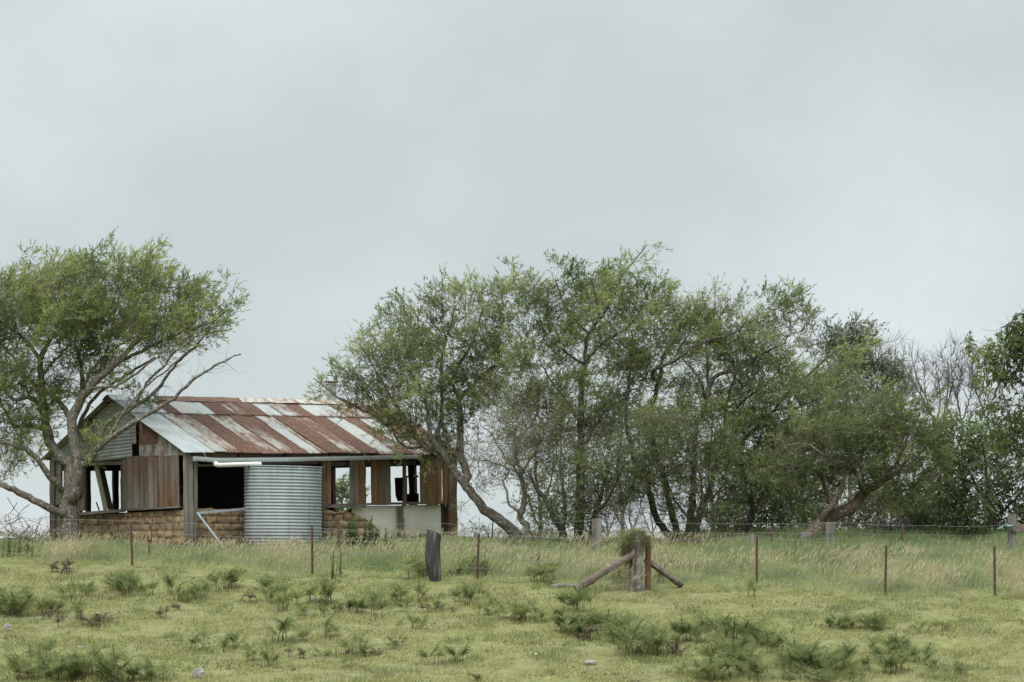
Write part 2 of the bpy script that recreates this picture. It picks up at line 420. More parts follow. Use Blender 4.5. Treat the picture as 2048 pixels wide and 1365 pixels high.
# roof: two courses of corrugated sheets in front, one behind
def sheet(mb, u0, u1, vA, vB, dz, rust, bright, chalk, sag=0.0, side=1):
    pitch = .0762; n = int((u1 - u0) / pitch * 6) + 1
    us = np.linspace(u0, u1, n); vs = np.linspace(vA, vB, 9)
    U, Vv = np.meshgrid(us, vs)
    t = (Vv - vA) / (vB - vA)
    base = np.vectorize(roofw)(Vv)
    nb = np.array([[mnoise.noise(Vector((a * .7, b * .7, 3.1))) for a in us[::6]] for b in vs])
    nbf = np.array([np.interp(us, us[::6], row) for row in nb])
    Wz = base + dz + .017 * np.sin(U / pitch * 2 * math.pi) + .02 * nbf - sag * np.sin(t * math.pi)
    top = np.stack([U, Vv, Wz], -1).reshape(-1, 3); bot = top - [0, 0, .004]
    m = len(vs); ii, jj = np.meshgrid(np.arange(n - 1), np.arange(m - 1)); ii = ii.ravel(); jj = jj.ravel()
    q = np.stack([jj * n + ii, jj * n + ii + 1, (jj + 1) * n + ii + 1, (jj + 1) * n + ii], -1)
    ed = np.minimum(U - u0, u1 - U) / .12; nn = nz(U, Vv, int(abs(u0) * 97) % 1000, 1.5)
    rr_ = rust + .20 * nn + .22 * np.clip(1 - t * 9, 0, 1) + .16 * np.clip(t * 9 - 8, 0, 1) + .14 * np.clip(1 - ed, 0, 1) - .25 * (rust > .8) * np.clip(nn - .35, 0, 1)
    col = np.stack([rr_, np.full_like(rr_, bright) + .05 * nz(U, Vv, 7, 2.2), np.full_like(rr_, chalk)], -1).reshape(-1, 3)
    mb.add(np.vstack([top, bot]), np.vstack([q, q[:, ::-1] + n * m]), (), np.vstack([col, col]))
mb = MB()
vsplit = -.28 + (WD / 2 + .28) * .70
#          rust, bright, chalk
lower = [(.02,.80,0),(.22,.50,.5),(.42,.58,.9),(.93,.42,.2),(.50,.60,1),(.60,.55,.9),(.97,.40,.1),(.22,.66,.3),(.62,.52,.6),(.98,.42,.1),(.80,.40,.2),(.50,.50,.5),(.88,.42,.2),(.55,.5,.6)]
upper = [(.0,.82,0),(.92,.46,.2),(.24,.66,.5),(.04,.70,.1),(.93,.44,.2),(.85,.46,.6),(.10,.66,.1),(.25,.68,.2),(.95,.42,.1),(.12,.62,.1),(.3,.72,.8),(.5,.7,1),(.9,.44,.3),(.95,.44,.2)]
uA, uB = -.28, LN + .12
zx = [60, 230, 310, 425, 545, 690, 785, 875, 945, 1010, 1130, 1245, 1360, 1475, 1580, 1690, 1850]
ue = [FU(360 + z_ * .293, 907, -.28) for z_ in zx]; ue[0] = uA; ue[-1] = uB
lower = [(.0,.86,0),(.20,.62,.6),(.44,.62,.9),(.96,.42,.2),(.50,.62,1),(.66,.55,.8),(.97,.42,.1),(.30,.60,.4),(.56,.58,1),(.97,.42,.1),(.54,.62,.9),(.92,.36,.1),(.36,.54,.5),(.84,.40,.2),(.38,.56,.5),(.80,.46,.5)]
nU = 17; wdt = (uB - uA) / nU
upper = [(.0,.84,0),(.0,.82,0),(.90,.46,.2),(.22,.70,.7),(.16,.66,.2),(.92,.44,.2),(.66,.50,.8),(.88,.46,.4),(.22,.62,.3),(.34,.62,.4),(.94,.42,.1),(.26,.60,.3),(.28,.62,.3),(.50,.62,1),(.6,.6,1),(.88,.46,.3),(.95,.44,.2)]
for k in range(16):
    r_, b_, c_ = lower[k]
    sheet(mb, ue[k], ue[k + 1] + .06, -.28 + rnd(-.04, .05), vsplit + .12, .02 + .014 * (k % 2), r_, b_ * .82, c_, rnd(-.01, .025))
for k in range(nU):
    r_, b_, c_ = upper[k]
    sheet(mb, uA + k * wdt, min(uB, uA + (k + 1) * wdt + .06), vsplit - rnd(.0, .06), WD / 2 - .02, .052 + .012 * (k % 2), r_, b_ * .82, c_, rnd(-.01, .01))
    sheet(mb, uA + k * wdt, uA + (k + 1) * wdt + .06, WD / 2 + .02, WD + .28, .02 + .012 * (k % 2), rnd(.2, .9), .45, .3)
roof = mb.build('roof', M_tin_roof, house, smooth=True)
roof['label'] = 'patchwork of rusty and grey corrugated iron roof sheets'
mb = MB()                                               # ridge capping in three lengths
for a, b, r_, br, ch, dz in ((uA - .02, 1.35, .02, .62, 0, .0), (1.3, 4.6, .9, .46, .1, .012), (4.4, 7.2, .46, .74, .9, .03), (7.0, uB, .5, .62, .9, .02)):
    us = np.linspace(a, b, 14); prof = [(-.30, -.30 * slope - .012), (-.16, -.16 * slope + .01), (-.03, .012), (.03, .012), (.16, -.16 * slope + .01), (.30, -.30 * slope - .012)]
    V = []; 
    for q_, u in enumerate(us):
        jz = .018 * mnoise.noise(Vector((u * 1.2, 0, 5)))
        for v, z in prof: V.append((u, WD / 2 + v, wr + .085 + z + dz + jz + .008 * rnd(-1, 1)))
    Qf = [(i * 6 + j, (i + 1) * 6 + j, (i + 1) * 6 + j + 1, i * 6 + j + 1) for i in range(13) for j in range(5)]
    mb.add(V, Qf, (), (r_, br, ch))
mb.build('ridge_cap', M_tin_roof, roof)
mb = MB()                                               # rafters and purlins under the iron
for k in range(7):
    u = .1 + k * (LN - .2) / 6
    for s_ in (0, 1):
        va, vb = (0, WD / 2) if s_ == 0 else (WD, WD / 2)
        mb.bar((u, va - (.15 if s_ == 0 else -.15), roofw(-.1) - .14), (u, vb, wr - .14), .07, .12, (1, 0, 0), c=(.2, .3, 0))
for v in (-.05, 1.2, 2.4, 3.4, 3.8, 4.8, 6.0, WD + .05):
    mb.bar((uA + .1, v, roofw(v) - .05), (uB - .1, v, roofw(v) - .05), .06, .05, (0, 1, 0), c=(.2, .3, 0))
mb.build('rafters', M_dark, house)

# gable end facing left (u = 0): iron sheets
def gable_iron(u, sgn):
    def vert(mb, v0, v1, w0, r_, b_, ch, off=0.0, w1=None):
        n = max(4, int((v1 - v0) / .0762 * 6)); vs = np.linspace(v0, v1, n); V = []; c = []
        rows = 10
        for j in range(rows):
            for v in vs:
                t = j / (rows - 1); topw = roofw(v) - .03 if w1 is None else min(w1, roofw(v) - .03)
                V.append((u - sgn * (.03 + off + .012 * math.sin(v / .0762 * 6.283)) , v, w0 + (topw - w0) * t)); c.append((r_, b_, ch))
        Qf = [(j * n + i, j * n + i + 1, (j + 1) * n + i + 1, (j + 1) * n + i) for j in range(rows - 1) for i in range(n - 1)]
        mb.add(V, Qf, (), np.array(c))
    return vert
mb = MB(); vert = gable_iron(0, 1)
wl = GW(165, 924); 
va = [GV(x) for x in (362, 320, 283)]
wg = GW(300, 913)
vert(mb, .02, va[1], wg - .02, .46, .42, .4)
vert(mb, va[1] - .02, va[2] + .03, wg + .0, .52, .40, .4, .01)
vert(mb, va[1] + .0, va[2] - .02, GW(300, 889), .97, .36, .1, .022)
vl = GV(203)
vert(mb, GV(250), GV(166), wl, .12, .40, .1, .0)
vert(mb, GV(168), WD + .02, wl + .05, .10, .40, .1, .01)
def horiz(mb, v0, v1, w0, w1, r_, b_, ch, off, tilt=0.0):
    n = max(4, int((w1 - w0) / .09 * 6)); ws = np.linspace(w0, w1, n); cols = 14; V = []
    for i in range(cols):
        v = v0 + (v1 - v0) * i / (cols - 1)
        for wz in ws:
            z = min(wz + tilt * i / (cols - 1), roofw(v) - .04)
            V.append((-(.045 + off + .008 * math.sin(wz / .10 * 6.283)) - .01 * mnoise.noise(Vector((v, wz, 1))), v, z))
    Qf = [(i * n + j, i * n + j + 1, (i + 1) * n + j + 1, (i + 1) * n + j) for i in range(cols - 1) for j in range(n - 1)]
    mb.add(V, Qf, (), (r_, b_, ch))
v1_, v2_ = GV(279), GV(196)
horiz(mb, v1_, v2_, GW(240, 890), wr, .13, .37, .05, .03, -.05)
horiz(mb, GV(272), GV(204), GW(240, 916), GW(240, 889), .02, .40, .0, .06, -.06)
gi = mb.build('gable_cladding', M_tin_wall, house)
mb = MB(); vert = gable_iron(LN, -1)
for k in range(8): vert(mb, k * .9, k * .9 + .92, FW(850, 925) , rnd(.2, .8), .4, .3, .01 * (k % 2))
mb.build('gable_cladding', M_tin_wall, house)

# mud brick base walls
def adobe(name, along, a0, a1, fixed, sgn, topf, w0=-.5, thick=.26, res=.032, mat=None, seed=0):
    na = max(6, int((a1 - a0) / res)); nb = 44
    As = np.linspace(a0, a1, na)
    V = []; CC = []
    def pt(a, dep, z):
        return (a, fixed + sgn * dep, z) if along == 'u' else (fixed + sgn * dep, a, z)
    for j in range(nb + 2):
        jj = min(max(j - 0, 0), nb)
        for i in range(-1, na + 1):
            ii = min(max(i, 0), na - 1); a = As[ii]; top = topf(a)
            z = w0 + (top - w0) * min(jj, nb - 0) / nb
            zz = z + .045 * mnoise.noise(Vector((a * .9, z, seed))) + .03 * mnoise.noise(Vector((a * 3.1, z * 2, seed + 4))) 
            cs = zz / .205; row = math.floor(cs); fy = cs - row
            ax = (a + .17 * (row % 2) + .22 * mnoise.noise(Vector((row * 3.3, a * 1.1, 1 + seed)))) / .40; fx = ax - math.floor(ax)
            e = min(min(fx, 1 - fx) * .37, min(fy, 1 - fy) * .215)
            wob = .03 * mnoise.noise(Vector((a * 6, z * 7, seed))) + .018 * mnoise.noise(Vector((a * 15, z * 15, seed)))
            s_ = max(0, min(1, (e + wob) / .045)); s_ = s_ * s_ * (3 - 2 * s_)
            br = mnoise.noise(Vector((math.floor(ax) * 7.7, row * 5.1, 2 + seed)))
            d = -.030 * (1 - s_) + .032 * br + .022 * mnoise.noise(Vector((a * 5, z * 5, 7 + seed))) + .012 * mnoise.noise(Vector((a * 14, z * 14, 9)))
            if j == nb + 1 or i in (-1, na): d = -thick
            V.append(pt(a, d, z)); CC.append((1 - s_, .5 + .5 * br, 0))  # red = joint mask for mortar tone and painted-in shade, green = brick tone
    n = na + 2
    Qf = [(j * n + i, j * n + i + 1, (j + 1) * n + i + 1, (j + 1) * n + i) for j in range(nb + 1) for i in range(n - 1)]
    if sgn * (1 if along == 'v' else -1) > 0: Qf = [q_[::-1] for q_ in Qf]
    # inner face
    mbx = MB(); mbx.add(V, Qf, (), np.array(CC))
    lo = min(topf(a) for a in As) - .02
    if along == 'u': mbx.box((a0 + .01, min(fixed - sgn * .10, fixed - sgn * thick), w0), (a1 - .01, max(fixed - sgn * .10, fixed - sgn * thick), lo))
    else: mbx.box((min(fixed - sgn * .10, fixed - sgn * thick), a0 + .01, w0), (max(fixed - sgn * .10, fixed - sgn * thick), a1 - .01, lo))
    return mbx.build(name, mat or M_adobe, house, smooth=True)
sl, sr = GW(160, 1029), GW(365, 1017)
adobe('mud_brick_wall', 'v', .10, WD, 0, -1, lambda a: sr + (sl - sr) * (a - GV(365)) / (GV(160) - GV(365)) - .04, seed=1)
uf0, uf1 = FU(392), FU(655)
wt = FW(440, 1017)
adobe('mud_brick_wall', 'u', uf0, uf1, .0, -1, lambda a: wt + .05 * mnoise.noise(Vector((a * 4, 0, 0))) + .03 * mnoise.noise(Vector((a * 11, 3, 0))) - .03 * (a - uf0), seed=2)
def mound_top(a):
    t = (a - FU(640)) / (FU(742) - FU(640))
    return FW(640, 1024) * (1 - max(0, t - .3) ** 1.7 * .95) - .3 * max(0, t - .75) + .06 * mnoise.noise(Vector((a * 3, 9, 0)))
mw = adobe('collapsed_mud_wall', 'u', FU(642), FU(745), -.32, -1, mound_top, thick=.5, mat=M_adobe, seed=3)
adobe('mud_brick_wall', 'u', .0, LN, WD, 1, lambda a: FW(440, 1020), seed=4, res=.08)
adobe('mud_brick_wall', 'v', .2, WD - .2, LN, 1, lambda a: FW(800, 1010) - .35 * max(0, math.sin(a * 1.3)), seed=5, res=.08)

# posts
def post(px, y0, y1, wpx, plane='f', off=0.0, dep=.16, c=(.2, .5, 0), name='post', mat=None, jit=.008, dx=0, down=.35):
    """upright of the frame seen at px between rows y0 and y1"""
    m = MB()
    if plane == 'f':
        u0 = FU(px, y1); u1 = FU(px + dx, y0); wd = FU(px + wpx / 2) - FU(px - wpx / 2)
        m.bar((u0, off, FW(px, y1) - down), (u1, off, FW(px + dx, y0)), wd, dep, (1, 0, 0), 9, jit, 1, c)
    elif plane == 'r':
        v0 = GV(px, y1, LN); v1 = GV(px + dx, y0, LN); wd = abs(GV(px + wpx / 2, 1000, LN) - GV(px - wpx / 2, 1000, LN))
        m.bar((LN + off, v0, GW(px, y1, LN) - down), (LN + off, v1, GW(px + dx, y0, LN)), wd, dep, (0, 1, 0), 9, jit, 1, c)
    elif plane == 'b':
        u0 = FU(px, y1, WD); u1 = FU(px + dx, y0, WD); wd = FU(px + wpx / 2, 1000, WD) - FU(px - wpx / 2, 1000, WD)
        m.bar((u0, WD + off, FW(px, y1, WD) - down), (u1, WD + off, FW(px + dx, y0, WD)), wd, dep, (1, 0, 0), 9, jit, 1, c)
    else:
        v0 = GV(px, y1); v1 = GV(px + dx, y0); wd = GV(px - wpx / 2) - GV(px + wpx / 2)
        m.bar((off, v0, GW(px, y1) - down), (off, v1, GW(px + dx, y0)), wd, dep, (0, 1, 0), 9, jit, 1, c)
    return m.build(name, mat or M_wood_v, house)
post(374, 906, 1090, 14, 'f', -.08, .14, (.12, .62, 0))
post(388, 910, 1090, 8, 'f', -.03, .10, (.05, .45, 0))
post(646, 905, 1088, 9, 'f', -.05, .14, (.15, .55, 0), down=.5)
post(898, 907, 1086, 15, 'f', -.08, .2, (.5, .42, .1), down=.5)
post(909, 912, 1086, 12, 'f', .10, .2, (.25, .32, .1), jit=.012, down=.5)
post(886, 1004, 1086, 9, 'f', .03, .06, (.1, .25, 0), down=.5)
post(652, 921, 1008, 8, 'f', -.14, .03, (.95, .55, 0), jit=.003, down=0, name='plank')
post(805, 912, 1012, 5.5, 'f', -.09, .06, (.1, .30, 0), jit=.003, down=0, name='stud')
post(797, 1012, 1080, 11, 'f', -.06, .10, (.15, .52, 0), jit=.003, name='stud')
mb = MB(); mb.bar((FU(801.5), -.125, FW(801, 1078) - .3), (FU(801.5), -.125, FW(801, 1036)), .07, .02, (1, 0, 0)); mb.build('batten', M_paintwood, house)
post(109, 921, 1090, 9, 'g', .0, .2, (.05, .32, 0))
post(119, 930, 1010, 12, 'g', -.03, .05, (.05, .5, 0), down=0, name='plank')
post(146, 930, 1025, 34, 'g', -.02, .04, (.1, .4, 0), down=0, name='plank')
post(167.5, 928, 1022, 9, 'g', -.02, .05, (.1, .4, 0), down=0, name='plank')
# leaning planks in the left opening
mb = MB(); mb.bar((.12, GV(205, 1020), GW(205, 1020)), (.12, GV(185, 928), GW(185, 928)), .20, .05, (0, 1, 0), 6, .004); mb.build('leaning_plank', M_paintwood, house)
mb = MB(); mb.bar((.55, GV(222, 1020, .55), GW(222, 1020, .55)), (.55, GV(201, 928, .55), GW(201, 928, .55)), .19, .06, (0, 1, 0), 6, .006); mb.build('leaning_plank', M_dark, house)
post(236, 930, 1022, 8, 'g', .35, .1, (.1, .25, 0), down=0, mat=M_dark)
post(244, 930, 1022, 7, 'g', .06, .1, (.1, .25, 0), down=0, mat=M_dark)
mb = MB(); mb.bar((.03, GV(197, 1022), GW(197, 1022)), (.03, GV(191, 1005), GW(191, 1005)), .03, .03, (0, 1, 0)); mb.build('stick', M_dark, house)

# beams
def fbeam(pxa, ya, pxb, yb, th, off, dep, c, mat=None, name='beam', jit=.006):
    m = MB(); m.bar((FU(pxa), off, FW(pxa, ya)), (FU(pxb), off, FW(pxb, yb)), th, dep, (0, 0, 1), 14, jit, 1, c); return m.build(name, mat or M_wood_u, house)
fbeam(386, 911, 640, 911, .15, -.03, .12, (.55, .42, .3))
fbeam(640, 913, 895, 912, .13, -.03, .10, (.35, .35, .1))
fbeam(393, 931, 640, 925, .07, .06, .08, (.2, .40, 0))
fbeam(645, 1012, 835, 1007, .07, -.05, .16, (.1, .45, 0), name='sill')
fbeam(645, 1014, 722, 1014, .04, -.20, .14, (.05, .55, 0), name='sill')
fbeam(648, 929, 835, 926, .12, .10, .08, (.1, .22, 0))
def gbeam(pxa, ya, pxb, yb, th, off, dep, c, mat=None, name='beam'):
    m = MB(); m.bar((off, GV(pxa), GW(pxa, ya)), (off, GV(pxb), GW(pxb, yb)), th, dep, (0, 0, 1), 12, .007, 1, c); return m.build(name, mat or M_wood_h, house)
gbeam(158, 1029, 250, 1020.5, .085, -.07, .16, (.0, .62, 0), name='sill')
gbeam(248, 1021, 365, 1015, .05, -.07, .14, (.0, .50, 0), name='sill')
gbeam(112, 929, 250, 926, .12, .03, .1, (.1, .35, 0))
m = MB(); m.bar((0, WD, FW(300, 927, WD)), (LN, WD, FW(500, 927, WD)), .5, .1, (0, 0, 1), c=(.1, .2, 0)); m.build('beam', M_dark, house)
m = MB(); m.bar((LN, 0, GW(800, 926, LN)), (LN, WD, GW(700, 926, LN)), .28, .1, (0, 0, 1), c=(.1, .2, 0)); m.build('beam', M_dark, house)

# board panels
def boards(pxs, y0, y1, plane, off, reds, brights, moss, name='board_panel', j=2.0):
    m = MB()
    for k in range(len(pxs) - 1):
        a, b = pxs[k], pxs[k + 1]; ya = y0 + rnd(-j, j) * .6; yb = y1 + rnd(-j, j) * .6; mid = (a + b) / 2
        c = (reds[k % len(reds)], brights[k % len(brights)], moss[k % len(moss)]); dd = off + rnd(-.012, .012)
        if plane == 'f':
            m.bar((FU(mid), dd, FW(mid, yb)), (FU(mid), dd, FW(mid, ya)), (FU(b) - FU(a)) * .985, .028, (1, 0, 0), 8, .004, 1, c)
        else:
            m.bar((dd, GV(mid), GW(mid, yb)), (dd, GV(mid), GW(mid, ya)), (GV(a) - GV(b)) * .985, .028, (0, 1, 0), 8, .004, 1, c)
    return m.build(name, M_wood_v, house)
boards([695, 702, 713, 725], 918, 1008, 'f', -.12, [.15, .2, .95], [.42, .40, .55], [.1])
boards([737.5, 752, 764, 776], 916, 1008, 'f', -.13, [.9, .8, .4], [.5, .42, .42], [.1, .1, .4])
boards([835, 847, 859, 870, 878], 911, 1010, 'f', -.13, [.85, .8, .75, 1.0], [.5, .56, .46, .62], [.4, .7, .3, .1])
boards([880, 893.5], 909, 1010, 'f', -.135, [.95], [.6], [.1])
boards([362, 346, 331, 322, 311, 302, 290, 281, 268, 259, 248], 912.5, 1018, 'g', -.06,
       [.42, .55, .0, .4, .1, .5, .38, .2, .0, .0], [.36, .34, .42, .28, .46, .32, .37, .41, .43, .40], [.0, .1])
# fibre cement sheets low on the front
def fpanel(a, b, y0, y1, off):
    m = MB(); m.box((FU(a), off, FW(a, y1) - .4), (FU(b), off + .012, FW((a + b) / 2, y0))); return m.build('fibre_sheet', M_fibro, house)
fpanel(702, 792, 1012, 1080, -.03); fpanel(802, 880, 1010, 1078, -.032)
# far walls seen through the openings
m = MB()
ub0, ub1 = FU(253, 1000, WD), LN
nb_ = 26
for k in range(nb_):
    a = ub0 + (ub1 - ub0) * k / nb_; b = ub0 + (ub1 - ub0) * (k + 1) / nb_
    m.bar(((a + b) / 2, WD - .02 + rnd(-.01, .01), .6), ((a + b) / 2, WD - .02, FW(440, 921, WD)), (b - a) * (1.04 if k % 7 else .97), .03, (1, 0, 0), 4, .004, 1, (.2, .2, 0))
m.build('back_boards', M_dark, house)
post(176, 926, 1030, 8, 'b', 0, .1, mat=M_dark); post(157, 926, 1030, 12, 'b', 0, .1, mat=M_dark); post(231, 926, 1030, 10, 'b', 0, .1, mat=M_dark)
post(664.5, 926, 1060, 9, 'r', 0, .12, mat=M_dark, jit=.012)
post(827, 926, 1060, 12, 'r', 0, .12, mat=M_dark, dx=-3, jit=.015)
post(727, 926, 1000, 5, 'r', 0, .10, mat=M_dark)
for (a, b, y0, y1) in ((812, 838, 988, 1006), (812, 838, 952, 955.5)):
    m = MB(); m.box((LN - .05, GV(b, 1000, LN), GW(820, y1, LN)), (LN, GV(a, 1000, LN), GW(820, y0, LN))); m.build('low_board', M_dark, house)
m = MB(); pts = [(789, 956), (813, 955), (813, 1003), (795, 1003), (791, 992)]
V = [tuple(hit(x, y, 0, LN - .3)) for x, y in pts]; V2 = [(x + .03, y, z) for x, y, z in V]; n = 5
m.add(V + V2, [(i, (i + 1) % n, n + (i + 1) % n, n + i) for i in range(n)], [(0, 1, 2), (0, 2, 4), (2, 3, 4), (5, 7, 6), (5, 9, 7), (7, 9, 8)])
m.build('hanging_sheet', mat_noise('brown_iron', [(.3, (.06, .047, .04)), (.7, (.11, .087, .075))], 5), house)
m = MB(); m.bar((1.3, 3.2, .1), (2.3, 3.3, 1.75), .12, .05, (1, 0, 0)); m.bar((.6, 3.3, 1.6), (2.2, 3.2, 1.72), .14, .05, (0, 0, 1)); m.build('fallen_timber', M_greypost, house)
# rubble at the right foot
m = MB()
for k in range(26):
    px = rnd(803, 878); a = FU(px); s_ = rnd(.06, .16) * (1 - abs(px - 838) / 60)
    m.bar((a - s_, -.4 + rnd(-.15, .15), FW(838, 1083) + rnd(-.05, .16)), (a + s_, -.4 + rnd(-.15, .15), FW(838, 1083) + rnd(0, .2)), s_ * 1.5, s_ * 1.3, (0, 0, 1), 3, .03)
rub = m.build('rubble', M_earth, house)

# gutter hanging below the eave, white pipe, brace
m = MB(); prof = [(-.06, .055), (-.062, .0), (-.052, -.045), (-.02, -.06), (.06, -.06), (.06, .055), (.054, .055), (.054, -.054), (-.018, -.054), (-.046, -.042), (-.056, .0), (-.054, .055)]
ga, gb = (388, 917.5), (842, 913); V = []; ns = 24
for i in range(ns + 1):
    t = i / ns; px = ga[0] + (gb[0] - ga[0]) * t
    py = np.interp(px, [388, 430, 560, 700, 842], [917.5, 921, 919.8, 917, 913.5]); u = FU(px, py, -.34); wz = FW(px, py, -.34)
    for v, z in prof: V.append((u, -.34 + v, wz + z * 1.15))
n = len(prof)
Qf = [(i * n + j, i * n + (j + 1) % n, (i + 1) * n + (j + 1) % n, (i + 1) * n + j) for i in range(ns) for j in range(n)]
m.add(V, Qf); e = ns * n
m.add([V[0], V[1], V[2], V[3], V[4], V[5]], [(0, 1, 2, 3), (0, 3, 4, 5)]); m.add([V[e + q_] for q_ in range(6)], [(3, 2, 1, 0), (5, 4, 3, 0)])
gut = m.build('gutter', M_gutter, house)
for px in (412, 733):
    u = FU(px, 905, -.3); m = MB(); m.bar((u - .10, -.28, we + .05), (u, -.41, FW(px, 924, -.34)), .02, .006, (0, 1, 0)); m.build('bracket', M_gutter, gut)
m = MB(); A = hit(436, 930.5, 1, -.5); B = hit(521, 928.5, 1, -.62)
ring = resample(np.array([tuple(A - Vector((.02, -.10, -.06))), tuple(A), tuple(A * .5 + B * .5), tuple(B)]), .06)
Vp, Qp, Tp = tube_geo(ring, .066, 18, caps=False); m.add(Vp, Qp)
Vp2, Qp2, _ = tube_geo(ring, .057, 18, caps=False); m.add(Vp2, Qp2[:, ::-1]); kk = len(ring) - 1
m.add(np.vstack([Vp[kk * 18:kk * 18 + 18], Vp2[kk * 18:kk * 18 + 18]]), [(j, (j + 1) % 18, 18 + (j + 1) % 18, 18 + j) for j in range(18)])
m.build('drain_pipe', M_pvc, gut, smooth=True)
m = MB()
A = hit(393, 1027, 1, -.22); B = hit(492, 1018, 1, -.30); Cc = hit(447, 1096, 1, -.75)
m.bar(tuple(A), tuple(B), .07, .035, (0, 0, 1)); m.bar(tuple(A + Vector((0, -.03, .01))), tuple(Cc), .06, .045, (1, 0, 0))
m.build('brace', M_galv, house)

# flue on the far slope
ch = P(663, 805, 77.5)
m = MB(); cl = MI @ Vector(ch)
hpx = 77.5 / F
m.bar((cl.x, cl.y, cl.z - .6), (cl.x, cl.y, cl.z + 37 * hpx), 15 * hpx, 15 * hpx, (1, 0, 0), 4, .004)
fl = m.build('chimney', M_chimney, house)
m = MB(); m.box((cl.x - .18, cl.y - .18, cl.z + 39 * hpx), (cl.x + .18, cl.y + .18, cl.z + 41.5 * hpx))
for s_ in (-.1, .1): m.bar((cl.x + s_, cl.y, cl.z + 36 * hpx), (cl.x + s_, cl.y, cl.z + 39 * hpx), .02, .02, (1, 0, 0))
m.build('chimney_cap', M_steel, fl)

# water tank standing against the front wall
tY = 70.4; tb = P(566, 1094, tY); tr = 77.5 * tY / F; th_ = (1094 - 934) * tY / F
nr, ns = 27 * 8, 96
V = []
for j in range(nr + 1):
    z = -.25 + (th_ + .25) * j / nr
    rr = tr + .0115 * math.sin(j / 8 * 2 * math.pi)
    for k in range(ns):
        a = 2 * math.pi * k / ns; seam = .014 if k in (80, 81) else (.010 if k == 60 and j % 16 < 9 else 0)
        dent = 1 + .006 * mnoise.noise(Vector((math.cos(a) * 1.5, math.sin(a) * 1.5, z)))
        V.append((math.cos(a) * (rr + seam) * dent, math.sin(a) * (rr + seam) * dent, z + .03 * math.cos(a - 2.4) * j / nr))
Qf = [(j * ns + k, j * ns + (k + 1) % ns, (j + 1) * ns + (k + 1) % ns, (j + 1) * ns + k) for j in range(nr) for k in range(ns)]
tank = empty('water_tank', tb.tolist())
tag(tank, 'round corrugated galvanised water tank standing against the front of the shed', 'water tank')
npmesh('tank_wall', V, [Qf], M_tank, tank, smooth=True)
m = MB(); top = [(math.cos(2*math.pi*k/ns) * (tr - .01), math.sin(2*math.pi*k/ns) * (tr - .01), th_ - .01 + .03 * math.cos(2*math.pi*k/ns - 2.4)) for k in range(ns)]
m.add(top + [(0, 0, th_ + .04)], (), [(k, (k + 1) % ns, ns) for k in range(ns)]); m.build('tank_lid', M_tank, tank)
m = MB(); a_ = R(292); m.tube([(math.cos(a_) * (tr - .02), math.sin(a_) * (tr - .02), .22), (math.cos(a_) * (tr + .10), math.sin(a_) * (tr + .10), .22), (math.cos(a_) * (tr + .12), math.sin(a_) * (tr + .12), .15)], .022, 8); m.build('outlet_pipe', M_steel, tank)
m = MB(); m.tube([(math.cos(t) * (tr + .012), math.sin(t) * (tr + .012), th_ + .03 * math.cos(t - 2.4)) for t in np.linspace(0, 2 * math.pi, 73)], .016, 6, caps=False); m.build('tank_rim', M_tank, tank, smooth=True)

